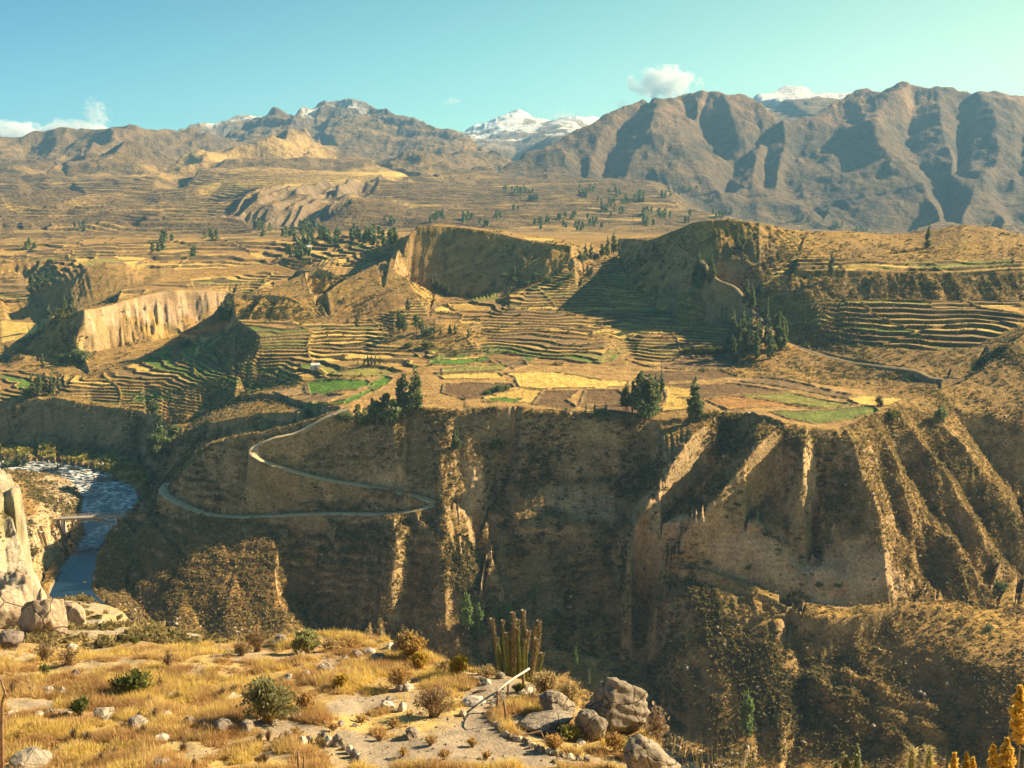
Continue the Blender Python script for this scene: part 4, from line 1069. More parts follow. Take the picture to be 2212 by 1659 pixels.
X, Y, H = T.X, T.YY, T.H
# ------------------------------------------------------------------ vegetation
def heights(g, x, y):
    a = x / y
    c = np.clip(np.interp(a, g.a, np.arange(len(g.a))), 0, len(g.a) - 1.001); r = np.clip(np.interp(y, g.Y, np.arange(len(g.Y))), 0, len(g.Y) - 1.001)
    c0 = c.astype(int); r0 = r.astype(int); fc = c - c0; fr = r - r0; H_ = g.H
    return (H_[r0, c0] * (1 - fc) + H_[r0, c0 + 1] * fc) * (1 - fr) + (H_[r0 + 1, c0] * (1 - fc) + H_[r0 + 1, c0 + 1] * fc) * fr
def at(u, v, Yd): return Vector((A(u, v) * Yd, Yd, E(v) * Yd))
nr = np.random.default_rng(11)
def quads_mesh(name, cen, d1, d2, mat, cols=None, parent=None, tri=False):
    """many small leaf faces: centre +- d1 +- d2"""
    n = len(cen)
    if tri: V = np.stack([cen - d1, cen + d1, cen + d2], 1)
    else: V = np.stack([cen - d1 - d2, cen + d1 - d2 * .6, cen + d1 * .7 + d2, cen - d1 * .8 + d2], 1)
    k = V.shape[1]
    me = bpy.data.meshes.new(name)
    me.vertices.add(n * k); me.vertices.foreach_set('co', V.astype(np.float32).ravel())
    me.loops.add(n * k); me.loops.foreach_set('vertex_index', np.arange(n * k, dtype=np.int32))
    me.polygons.add(n); me.polygons.foreach_set('loop_start', np.arange(0, n * k, k, dtype=np.int32))
    me.update(calc_edges=True)
    if cols is not None:
        atn = me.color_attributes.new('albedo', 'FLOAT_COLOR', 'POINT')
        c = np.ones((n, k, 4), np.float32); c[:, :, :3] = cols[:, None, :]
        atn.data.foreach_set('color', c.ravel())
    me.materials.append(mat)
    o = bpy.data.objects.new(name, me); col.objects.link(o)
    if parent: o.parent = parent
    return o
def runit(n):
    v = nr.normal(size=(n, 3)); return v / np.linalg.norm(v, axis=1)[:, None]
def attr_mat(name, trans=.25, rough=.9):
    m, nt, bs = new_mat(name)
    atn = N(nt, "ShaderNodeAttribute", attribute_name='albedo')
    nt.links.new(atn.outputs['Color'], bs.inputs['Base Color'])
    bs.inputs['Roughness'].default_value = rough
    tr = N(nt, "ShaderNodeBsdfTranslucent"); nt.links.new(atn.outputs['Color'], tr.inputs[0])
    ms = N(nt, "ShaderNodeMixShader"); ms.inputs[0].default_value = trans
    nt.links.new(bs.outputs[0], ms.inputs[1]); nt.links.new(tr.outputs[0], ms.inputs[2])
    out = [n for n in nt.nodes if n.type == 'OUTPUT_MATERIAL'][0]; nt.links.new(ms.outputs[0], out.inputs[0])
    return m
m_leaf = attr_mat("leaves", .42)
m_bark = plain_mat("bark", (.16, .125, .09), (.28, .23, .17), 6, .9, .02)

def tube_data(P, Rr, seg=7):
    vs = []; fs = []
    P = [Vector(p) for p in P]
    for i, p in enumerate(P):
        d = (P[min(i + 1, len(P) - 1)] - P[max(i - 1, 0)]).normalized()
        x = d.orthogonal().normalized(); y = d.cross(x)
        for k in range(seg):
            t = 2 * math.pi * k / seg
            vs.append(p + (x * math.cos(t) + y * math.sin(t)) * Rr[i])
    for i in range(len(P) - 1):
        for k in range(seg):
            fs.append((i * seg + k, i * seg + (k + 1) % seg, (i + 1) * seg + (k + 1) % seg, (i + 1) * seg + k))
    fs.append(tuple(range(seg))[::-1]); fs.append(tuple((len(P) - 1) * seg + k for k in range(seg)))
    return vs, fs
def join(parts):
    vs = []; fs = []
    for v, f in parts:
        b = len(vs); vs += list(v); fs += [tuple(i + b for i in q) for q in f]
    return vs, fs

def make_tree(name, blobs, trunks, nleaf, ls, cA, cB, H0):
    """trunk and limbs + crown of leaf clumps; blobs = (x,y,z,rx,rz)"""
    root = empty(name, (0, 0, 0))
    tp = []
    for (x0, y0, x1, y1, h, r) in trunks:
        P = [(x0, y0, -.8), (x0 + (x1 - x0) * .3 + rnd.uniform(-.1, .1), y0 + (y1 - y0) * .3, h * .35), (x0 + (x1 - x0) * .7, y0 + (y1 - y0) * .7, h * .7), (x1, y1, h)]
        tp.append(tube_data(P, [r * 1.25, r, r * .65, r * .2]))
        for b in blobs:
            if rnd.random() < .75 and math.hypot(b[0] - x0, b[1] - y0) < 3.5:
                zb = max(b[2] - b[4] * 1.2, h * .25)
                t = min(zb / h, .95)
                s = Vector((x0 + (x1 - x0) * t, y0 + (y1 - y0) * t, zb))
                tp.append(tube_data([s, s.lerp(Vector(b[:3]), .5) + Vector((0, 0, -.15)), Vector(b[:3])], [r * .4, r * .25, r * .08], 5))
    v, f = join(tp)
    mesh_obj("trunk", v, f, m_bark, root)
    cen = []; per = []
    vol = np.array([b[3] * b[3] * b[4] for b in blobs]) ** .75; cnt = (nleaf * vol / vol.sum()).astype(int)
    shade = []
    for b, c in zip(blobs, cnt):
        d = runit(c); rr = nr.random(c) ** .45
        # small clusters inside the blob
        p = d * rr[:, None] * np.array([b[3], b[3], b[4]]) + np.array(b[:3])
        k = max(3, c // 22); cc = p[nr.integers(0, c, k)]
        j = nr.integers(0, k, c)
        p = np.where(nr.random(c)[:, None] < .72, cc[j] + nr.normal(size=(c, 3)) * b[3] * .17, p)
        cen.append(p); shade.append(np.repeat(nr.random(k)[None], 1, 0)[0][j])
    cen = np.concatenate(cen); shade = np.concatenate(shade); n = len(cen)
    d1 = runit(n) * ls * (.6 + .8 * nr.random(n))[:, None]; d2 = np.cross(runit(n), d1) * .7 + np.array([0, 0, -ls * .3])
    t = (.5 * shade + .5 * nr.random(n))[:, None]
    cols = (np.array(cA) * (1 - t) + np.array(cB) * t).astype(np.float32)
    quads_mesh("crown", cen, d1, d2, m_leaf, cols, root)
    root['h0'] = H0
    return root
cDk, cLt = (.09, .115, .05), (.25, .30, .13)
cDg, cLg = (.09, .115, .065), (.25, .29, .16)
def col_blobs(seed, H0, w, n, low=.15):
    r = random.Random(seed); out = []
    for i in range(n):
        t = i / (n - 1); z = H0 * (low + (1 - low) * t * .95)
        rad = w * (1.0 - .75 * t ** 1.6) * r.uniform(.7, 1.15)
        for k in range(2 if t < .8 else 1):
            an = r.uniform(0, 6.28); q = rad * .55 * (1 if t < .9 else .2)
            out.append((q * math.cos(an), q * math.sin(an), z + r.uniform(-.4, .4), rad * r.uniform(.55, .85), H0 / n * r.uniform(.6, 1.1)))
    return out
def broad_blobs(seed, H0, w, n):
    r = random.Random(seed); out = []
    for i in range(n):
        an = r.uniform(0, 6.28); q = w * math.sqrt(r.random()) * .8; z = H0 * r.uniform(.35, .95)
        q *= 1.15 - .6 * abs(z / H0 - .55)
        out.append((q * math.cos(an), q * math.sin(an), z, w * r.uniform(.24, .42), w * r.uniform(.22, .38)))
    out.append((0, 0, H0 * .93, w * .3, w * .35)); return out
protos = {}
def proto(key):
    """one built tree of each kind; the first placement uses it, later ones copy it"""
    if key in protos: return protos[key]
    if key == 'T1': o = make_tree("eucalyptus_tree", col_blobs(1, 12, 2.0, 7), [(0, 0, .3, 0, 11.5, .22)], 2600, .26, cDk, cLt, 12)
    if key == 'T2': o = make_tree("eucalyptus_tree", col_blobs(2, 12, 1.5, 8, .25), [(0, 0, -.2, .2, 11.5, .18)], 1900, .25, cDg, cLg, 12)
    if key == 'T3': o = make_tree("eucalyptus_tree", col_blobs(3, 12, 2.6, 6, .3), [(0, 0, .5, 0, 11, .25), (.8, .4, 1.2, .6, 9, .15)], 3000, .28, cDk, cLt, 12)
    if key == 'T4': o = make_tree("eucalyptus_tree", col_blobs(5, 12, 1.1, 8, .1), [(0, 0, 0, 0, 11.5, .14)], 1500, .22, cDg, cLg, 12)
    if key == 'B1': o = make_tree("broad_tree", broad_blobs(4, 12, 4.6, 16), [(0, 0, .5, 0, 9, .3), (-1, .5, -2, .6, 8, .2)], 4200, .30, cDk, cLt, 12)
    if key == 'B2': o = make_tree("broad_tree", broad_blobs(6, 12, 3.9, 14), [(0, 0, -.4, 0, 9.5, .28)], 3600, .28, cDk, cLt, 12)
    if key == 'G1': o = make_tree("eucalyptus_tree", col_blobs(13, 12, 2.6, 6, .3), [(0, 0, .5, 0, 11, .25)], 3000, .28, (.10, .15, .05), (.34, .44, .16), 12)  # gorge kind: leaf colours lightened to look sunlit
    if key == 'G2': o = make_tree("eucalyptus_tree", col_blobs(12, 12, 1.6, 8, .25), [(0, 0, -.2, .2, 11.5, .18)], 1900, .25, (.10, .15, .05), (.34, .44, .16), 12)  # slim gorge kind, sunlight put into its leaf colours too
    if key == 'S1': o = make_tree("shrub", [(0, 0, 1.1, 1.5, 1.1), (1.1, .3, .9, 1.0, .8), (-1.0, -.3, .9, 1.0, .8), (.2, .9, 1.4, .9, .8)], [(0, 0, .1, 0, 1.6, .08), (.3, 0, .8, .1, 1.2, .05)], 700, .17, cDk, cLt, 2.4)
    if key == 'S2': o = make_tree("shrub", [(0, 0, 1.1, 1.4, 1.1), (1.0, -.3, .8, .8, .7), (-.9, .4, 1.2, .8, .9)], [(0, 0, .1, 0, 1.6, .08)], 650, .17, (.09, .10, .025), (.26, .25, .06), 2.4)
    if key == 'S3': o = make_tree("shrub", [(0, 0, 1.1, 1.2, 1.2), (.8, .3, .8, .8, .8)], [(0, 0, .1, 0, 1.6, .08)], 600, .16, (.10, .085, .05), (.24, .20, .12), 2.4)
    protos[key] = [o, False]
    return protos[key]
def copy_thing(root):
    c = root.copy(); col.objects.link(c)
    for ch in list(root.children):
        k = ch.copy(); col.objects.link(k); k.parent = c
    return c
cnt_tree = [0]
def place(key, u, v, hpx, label, cat='tree', group=None, g=None, wide=1.0, ymin=None, Yd=None):
    g = g or T
    if Yd: h = (A(u, v) * Yd, Yd, g.height(A(u, v) * Yd, Yd))
    else: h = g.hit(u, v, ymin or g.ymin)
    if h is None: print("no ground at", u, v, label); return
    pr = proto(key)
    o = pr[0] if not pr[1] else copy_thing(pr[0]); pr[1] = True
    dist = math.sqrt(h[0] ** 2 + h[1] ** 2 + h[2] ** 2)
    s = hpx * dist / F / pr[0]['h0']
    o.location = (h[0], h[1], h[2] - .1 * s); o.scale = (s * wide, s * wide, s)
    o.rotation_euler = (0, 0, (cnt_tree[0] * 2.399) % 6.28)
    cnt_tree[0] += 1
    o['label'] = label; o['category'] = cat
    if group: o['group'] = group
    elif 'group' in o: del o['group']
    return o
ORD = ['first', 'second', 'third', 'fourth', 'fifth', 'sixth', 'seventh', 'eighth', 'ninth', 'tenth', 'eleventh', 'twelfth', 'thirteenth']
def grove(spec, label, group, cat='tree'):
    us = sorted(q[1] for q in spec); nn = len(us)
    for (k, u, v, hp, *w) in spec:
        i = us.index(u); lb = label
        if nn <= 13 and (nn == 2 or cat == 'tree' or nn < 8):
            lb = ("leftmost " if i == 0 else "rightmost " if i == nn - 1 else ORD[i] + " from left, ") + label
            if nn == 2: lb = ("left " if i == 0 else "right ") + label
        place(k, u, v, hp, lb, cat, group, wide=w[0] if w else 1.0)

place('B2', 340, 935, 64, "tall dark tree rooted highest on the bank above the river bend", wide=.8)
place('B1', 352, 1016, 88, "big spreading green tree beside the river above the road bend")
grove([('T3', 872, 890, 84), ('T1', 896, 892, 98, 1.25)], "tall leafy eucalyptus at the left tip of the field plateau", "pair of tall trees on the plateau tip")
grove([('B2', 772, 908, 34), ('S1', 792, 915, 34), ('B1', 815, 918, 52), ('B2', 838, 912, 60), ('S1', 855, 906, 44), ('S1', 745, 912, 26)], "dark bushy tree on the slope left of the tall eucalyptus pair", "dark bushes by the plateau tip")
grove([('T3', 1352, 888, 58), ('T2', 1366, 892, 72, 1.4), ('T3', 1385, 896, 96, 1.2), ('T1', 1402, 900, 92, 1.35), ('T1', 1415, 893, 84), ('T4', 1427, 868, 84), ('S1', 1402, 902, 40)], "tall eucalyptus in the clump at the field edge", "eucalyptus clump at the field edge")
place('T1', 1500, 908, 92, "single full eucalyptus right of the clump on the plateau rim", wide=1.15)
grove([('T4', 1265, 892, 24, 1.3), ('T4', 1285, 895, 29, 1.3), ('S1', 1297, 898, 20), ('T4', 1309, 895, 30, 1.3)], "small young tree on the rim below the dark ploughed fields", "young trees on the plateau rim")
grove([('S1', 1062, 848, 13), ('S1', 1072, 846, 15), ('S1', 1082, 844, 16), ('S1', 1092, 843, 15), ('S1', 1052, 852, 12)], "dark hedge bush crossing the ploughed field", "hedge in the ploughed field")
grove([('T3', 862, 718, 48), ('T1', 874, 716, 40), ('B2', 900, 722, 42), ('T2', 912, 718, 34), ('S1', 922, 724, 20)], "dark eucalyptus on the knoll among the terraces", "trees on the terrace knoll")
grove([('T2', 938, 724, 25), ('T2', 952, 726, 22), ('T1', 972, 724, 27), ('T4', 983, 722, 28, 1.4)], "small tree right of the knoll above the green plots", "small trees below the knoll")
place('T1', 1012, 732, 24, "isolated small tree at the right foot of the terrace knoll")
place('S2', 925, 753, 20, "bright yellow green bush by the green terrace plots", 'shrub')
place('S2', 882, 750, 14, "small yellow green bush left of the bright one below the knoll", 'shrub')
place('T2', 882, 672, 30, "lone pale tree on the terraces above the knoll", wide=1.5)
grove([('T4', 934, 620, 34, 1.6), ('T4', 941, 626, 36, 1.5), ('T4', 948, 630, 32, 1.6), ('T4', 955, 634, 32, 1.6), ('T4', 962, 636, 30, 1.6), ('T4', 969, 640, 30, 1.6)], "slender tree in the row below the dark mesa cliff", "row of slender trees under the mesa")
place('T4', 1110, 598, 36, "narrow tree standing alone in the shade of the mesa cliff", wide=1.3)
place('T2', 772, 710, 30, "slim tree among the narrow terraces left of the knoll", wide=1.2)
place('T4', 751, 697, 16, "small tree highest on the terraces left of the knoll", wide=1.4)
grove([('T4', 787, 790, 22, 1.3), ('T4', 795, 789, 28, 1.2), ('T4', 803, 788, 27, 1.2), ('T4', 811, 787, 24, 1.2), ('T4', 773, 788, 15)], "thin young tree in the short row above the green field", "row of thin trees above the green field")
grove([('T1', 142, 686, 44), ('T2', 157, 682, 52, 1.2), ('S2', 133, 690, 26)], "tree on the dark ridge left of the white cliff", "trees on the ridge by the white cliff")
place('T2', 107, 694, 34, "dark slim tree lowest on the ridge left of the white cliff", wide=1.2)
grove([('T3', 480, 700, 46), ('T1', 495, 698, 54, 1.2)], "large tree in the corner at the right end of the white cliff", "trees at the right end of the white cliff")
grove([('T1', 165, 776, 44), ('S1', 178, 778, 26), ('S1', 136, 778, 16), ('S1', 152, 780, 18)], "tree at the foot of the white cliff's left end", "trees under the white cliff")
place('T2', 92, 800, 34, "thin tree above the grove at the far left terraces")
grove([('T1', 70, 850, 40), ('T3', 84, 856, 46), ('T2', 98, 856, 50, 1.2), ('T1', 112, 854, 46), ('T2', 126, 846, 36), ('S1', 60, 856, 22)], "green tree in the grove at the left above the river cliff", "grove above the river cliff")
grove([('T3', 70, 628, 34), ('T1', 82, 630, 38), ('B2', 94, 632, 32), ('T2', 106, 626, 26)], "hazy tree in the upper left grove beside the dark hill", "upper left grove")
place('S1', 398, 750, 20, "dark bush in the stream gully below the white cliff", 'shrub', wide=1.3)
grove([('T1', 1502, 612, 48), ('T2', 1508, 606, 62), ('T3', 1520, 614, 44), ('T2', 1531, 612, 48), ('T1', 1538, 610, 56, .8), ('S1', 1515, 618, 26)], "pointed eucalyptus in the clump left of the descending road", "eucalyptus clump left of the upper road")
grove([('T4', 1593, 537, 50, 1.5), ('T4', 1605, 539, 40, 1.6)], "slender tree high on the shaded hill below its summit", "two slender trees on the shaded hill")
place('T4', 1546, 543, 24, "small slim tree on the shaded hill left of the slender pair", wide=1.3)
place('T4', 1578, 554, 22, "tiny slim tree just below the slender pair on the shaded hill", wide=1.2)
place('T4', 1411, 546, 32, "slim tree on the low left shoulder of the shaded hill", wide=1.3)
place('T2', 1679, 562, 24, "small tree where the shaded hill meets the sunny terraces", wide=1.3)
grove([('T2', 1613, 664, 60, 1.2), ('T1', 1624, 668, 50)], "tall loose tree beside the road halfway up the hill", "two trees beside the hill road")
spec = [('T4', 1657, 700, 54, 1.5)]
gr = random.Random(5)
for i in range(19):
    u = 1583 + (i % 7) * 19 + gr.uniform(-6, 6); r = i // 7
    spec.append((gr.choice(['T1', 'T2', 'T1', 'T3']), u, 738 + r * 18 + gr.uniform(-4, 4), gr.uniform(48, 66)))
grove(spec, "grey green eucalyptus in the large grove beside the road", "large eucalyptus grove by the road")
place('T2', 1795, 602, 58, "lone narrow tree on the sunny terraces of the right hill", wide=.9)
place('T4', 2004, 535, 52, "tall narrow tree standing against the haze on the right crest", wide=1.4)
spec = []
for i in range(13): spec.append(('S2', 1478 + i * 7.2, 762 + gr.uniform(-1, 1.5), gr.uniform(12, 17)))
grove(spec, "yellow green bush in the hedge left of the large grove", "yellow green hedge", 'shrub')
place('S3', 1900, 876, 24, "stubby bush at the corner where the track leaves the green field", 'shrub', wide=.6)
# gorge trees
place('G1', 1006, 1364, 84, "rounded bright green tree on the gorge slope behind the cactus", wide=.9)
place('G1', 1035, 1384, 78, "drooping green tree beside the rounded one in the gorge", wide=.75)
grove([('G2', 1070, 1352, 56, 1.1), ('G2', 1086, 1355, 62, 1.2), ('G2', 1100, 1358, 60, 1.2)], "slim green tree directly behind the top of the cactus", "slim trees behind the cactus")
place('G2', 1153, 1304, 54, "single green tree highest in the dark gorge above the cactus", wide=1.1)
place('S1', 1182, 1350, 26, "small green bush in the dark gorge right of the cactus", 'shrub', wide=.8)
place('G2', 1243, 1448, 52, "dim tree in gorge shade left of the big boulder", wide=.9)
place('T4', 1272, 1484, 40, "little tree in gorge shade just above the big boulder", wide=1.3)
place('G1', 1612, 1600, 104, "grey green tree standing alone at the dark gorge bottom", wide=.7)
place('T3', 985, 960 + 20, 60, "dark tree hanging on the slope above the hairpin bend", wide=.8)
place('S2', 1075, 972, 28, "round yellow green bush on the edge right of the spur", 'shrub', wide=1.1)
place('S2', 1152, 998, 15, "small bush alone on the shaded wall below the fields", 'shrub')
place('S2', 1135, 1025, 17, "low bush on the shaded wall left of the small bush", 'shrub')
place('T4', 637, 916, 18, "tiny green tree in the shaded hollow left of the road", wide=2)
place('T4', 648, 922, 14, "tiniest green tree in the shaded hollow left of the road", wide=2)
grove([('T2', 40, 1008, 30, 1.4), ('T2', 55, 1010, 32, 1.4), ('S1', 25, 1012, 22), ('T4', 126, 1022, 24, 1.6)], "dark waterside shrub at the upstream bend", "waterside shrubs", 'shrub')
for i, (u, v) in enumerate([(1468, 1192), (1533, 1213), (1616, 1224), (1770, 1262), (1810, 1262)]):
    place('S1', u, v + 6, 11, "dark bush dotting the bare beige cliff", 'shrub', "bushes on the beige cliff")
place('S1', 2160, 1274, 20, "round dark bush on the sunny lower right slope", 'shrub')
place('S1', 2138, 1362, 14, "dark bush on the pale bench at the right", 'shrub')
place('S1', 2030, 910, 34, "dark narrow bush on the ribs right of the green field", 'shrub', wide=.5)
place('S2', 1925, 905, 22, "leafy bush at the top of the right ribs", 'shrub')
grove([('T1', 1312, 552, 40), ('T1', 1326, 548, 46), ('T2', 1338, 550, 36), ('T3', 1300, 556, 30)], "dark hazy tree in the gap between mesa and hill", "trees in the gap between mesa and hill")
grove([('T2', 1265, 556, 30), ('T2', 1276, 560, 34), ('S1', 1255, 562, 18)], "smaller hazy tree on the mesa's right shoulder", "trees on the mesa shoulder")
grove([('T2', 1020 + 46 * i, 612 - 4 * i + (i % 2) * 12, 20) for i in range(5)] + [('S1', 1090 + 24 * i, 600 + (i % 3) * 9, 13) for i in range(7)], "scattered low tree on the slope right of the mesa cliff", "scattered trees right of the mesa")
# distant woods, tree by tree no longer countable
def woods():
    C_ = []
    r = np.random.default_rng(3)
    for (u0, u1, v0, v1, n) in [(550, 585, 490, 512, 16), (612, 705, 488, 520, 70), (596, 668, 528, 556, 34), (760, 862, 484, 530, 60), (350, 376, 505, 522, 10), (144, 182, 492, 508, 12), (440, 480, 508, 520, 10), (330, 352, 530, 548, 9), (400, 420, 545, 556, 6),
                                (1104, 1164, 412, 434, 40), (1250, 1300, 402, 428, 24), (1290, 1390, 405, 440, 50), (1300, 1345, 430, 495, 34), (1430, 1520, 408, 428, 40), (1390, 1500, 462, 496, 50), (1130, 1300, 470, 500, 50), (1540, 1580, 430, 470, 24), (1720, 1760, 475, 495, 20), (1800, 1880, 485, 500, 24), (1000, 1130, 455, 490, 36), (700, 760, 505, 540, 26), (870, 960, 460, 484, 16), (50, 80, 520, 540, 6), (1060, 1100, 400, 415, 6)]:
        cc_ = [(r.uniform(u0, u1), r.uniform(v0, v1)) for _ in range(max(1, n // 7))]
        for _ in range(int(n * .6)):
            q_ = cc_[r.integers(0, len(cc_))]; u = float(np.clip(q_[0] + r.normal() * 9, u0, u1)); v = float(np.clip(q_[1] + r.normal() * 3, v0, v1))
            h = T.hit(u, v, 900)
            if h is None: continue
            hh = r.uniform(6, 12) * (1.0 if h[1] < 1700 else 1.25); w = hh * r.uniform(.16, .3)
            k = 70
            t = r.random(k) ** .8
            p = r.normal(size=(k, 3)) * np.array([w * .5, w * .5, .6]) * (1.2 - t)[:, None]
            p[:, 2] = hh * (.08 + .92 * t)
            C_.append(p + np.array(h))
    c = np.concatenate(C_); n = len(c)
    d1 = r.normal(size=(n, 3)) * .8; d2 = r.normal(size=(n, 3)) * .8
    cl = np.array(cDk)[None] + (np.array(cLt) - np.array(cDk))[None] * r.random((n, 1))
    o = quads_mesh("distant_woods", c, d1, d2, m_leaf, cl.astype(np.float32))
    tag(o, "far dark green woods scattered over the valley floor", "woods", kind='stuff')
woods()
# scrub on the slopes: too many to count
def scatter(name, n, ymin, ymax, weight, size, k, cA, cB, label, cat, g=None, seed=5, flat=.6, amin=-.52, amax=.52):
    g = g or T
    r = np.random.default_rng(seed)
    x = []; y = []; need = n
    a = r.uniform(amin, amax, n * 6); yy = np.exp(r.uniform(math.log(ymin), math.log(ymax), n * 6))
    ci = np.searchsorted(g.a, a).clip(0, len(g.a) - 1); ri = np.searchsorted(g.Y, yy).clip(0, len(g.Y) - 1)
    keep = r.random(n * 6) < weight[ri, ci]
    a = a[keep][:n]; yy = yy[keep][:n]; x = a * yy
    z = heights(g, x, yy); m = len(x)
    s = size * r.uniform(.5, 1.5, m)
    base = np.stack([x, yy, z], 1)
    base = np.repeat(base, k, 0); ss = np.repeat(s, k)
    off = r.normal(size=(m * k, 3)) * ss[:, None] * np.array([.5, .5, .3]); off[:, 2] = np.abs(off[:, 2]) + ss * .15
    d1 = r.normal(size=(m * k, 3)) * ss[:, None] * .21; d2 = r.normal(size=(m * k, 3)) * ss[:, None] * .21; d2[:, 2] = np.abs(d2[:, 2])
    t = (np.repeat(r.random(m), k) * .6 + r.random(m * k) * .4)[:, None]
    cl = (np.array(cA) * (1 - t) + np.array(cB) * t).astype(np.float32)
    o = quads_mesh(name, base + off, d1, d2, m_leaf, cl)
    tag(o, label, cat, kind='stuff')
    return m
patch = smooth(.38, .85, noise(X / 11 + .02 * Y, Y / 26, 301) * .6 + noise(X / 4, Y / 8, 302) * .5)
wz = np.clip(.15 + 1.0 * steep, 0, 1) * patch * (1 - .5 * M_spur) * .7 * (1 - M_terr * .95) * (1 - .75 * smooth(.27, .34, Az) * (Y < 520)) * (1 - M_field) * (1 - M_beige * .9) * (1 - M_river_s) * (D1 > 2.6) * (D2 > 3.4) + .18 * riser * (noise(X / 14, Y / 14, 303) > .5)
print('scrub', scatter("scrub", int(70000 * Q), 330, 900, wz * (1 - M_cliffwhite), .9, 11, (.08, .075, .035), (.25, .215, .09), "low dark scrub covering the gorge walls and terrace banks", "scrub"))
wz2 = np.clip((.35 + .65 * patch) * (M_spur * 1.0 + .9 * (D1 < 8) + (.35 + .65 * smooth(.27, .34, Az)) * steep * (1 - .55 * M_low) + .25 * (1 - M_terr)) * (1 - M_field) * (1 - M_beige) * (D1 > 2.3) * (D2 > 4) * (1 - M_river_s), 0, 1)
print('tufts', scatter("dry_tufts", int(75000 * Q), 330, 760, wz2, .7, 8, (.22, .15, .06), (.46, .34, .15), "straw coloured grass tufts spread over the sunny slopes", "dry grass", seed=9))
M_flatN = M_flat
print('bank', scatter("riverside_bushes", 2600, 560, 720, M_flatN * (noise(X / 10, Y / 10, 305) > .45), 1.9, 10, (.16, .15, .03), (.42, .36, .08), "yellow green bushes lining the river flats", "bushes", seed=12))

# scree and river boulders
def boulders_far():
    r = np.random.default_rng(41); n = 60000
    a = r.uniform(-.5, .5, n); yy = np.exp(r.uniform(math.log(335), math.log(700), n))
    ci = np.searchsorted(T.a, a).clip(0, len(T.a) - 1); ri = np.searchsorted(T.Y, yy).clip(0, len(T.Y) - 1)
    x = a * yy; z = T.H[ri, ci]; wq = .9 * (Dr[ri, ci] < 26) * (z < -158) + .10 * steep[ri, ci] * (yy < 520) + .25 * M_beige[ri, ci] * (z < -135) + .8 * M_grav[ri, ci]
    wq = wq * (1 - .93 * ((Dr[ri, ci] < 13) & (yy < 575)))
    k = r.random(n) < wq * .55; x, yy, z, ri, ci = x[k], yy[k], z[k], ri[k], ci[k]
    zw = np.where(Dr[ri, ci] < 12, np.maximum(z, Zr[ri, ci] - .2), z)
    m = len(x); s = .25 + 1.1 * r.random(m) ** 4
    o = np.array([(1, 0, 0), (-.9, .2, .1), (.1, 1, 0), (0, -.9, .1), (.1, 0, .8), (0, 0, -.5)], float)
    an = r.uniform(0, 6.283, m); c, sn = np.cos(an), np.sin(an)
    P = o[None] * (s[:, None, None] * r.uniform(.6, 1.3, (m, 6, 1)))
    V = np.stack([x[:, None] + P[:, :, 0] * c[:, None] - P[:, :, 1] * sn[:, None], yy[:, None] + P[:, :, 0] * sn[:, None] + P[:, :, 1] * c[:, None], zw[:, None] + P[:, :, 2]], -1).reshape(-1, 3)
    f = np.array([(0, 2, 4), (2, 1, 4), (1, 3, 4), (3, 0, 4), (2, 0, 5), (1, 2, 5), (3, 1, 5), (0, 3, 5)])
    Fc = (np.arange(m)[:, None, None] * 6 + f[None]).reshape(-1, 3)
    me = bpy.data.meshes.new("boulders"); me.vertices.add(len(V)); me.vertices.foreach_set('co', V.astype(np.float32).ravel())
    me.loops.add(Fc.size); me.loops.foreach_set('vertex_index', Fc.astype(np.int32).ravel()); me.polygons.add(len(Fc)); me.polygons.foreach_set('loop_start', np.arange(0, Fc.size, 3, dtype=np.int32)); me.update(calc_edges=True)
    me.materials.append(plain_mat("river_stone", (.34, .28, .21), (.58, .50, .40), .4, .95, 0))
    ob = bpy.data.objects.new("river_boulders", me); col.objects.link(ob)
    tag(ob, "loose boulders and scree along the river and gorge slopes", "boulders", kind='stuff')
boulders_far()
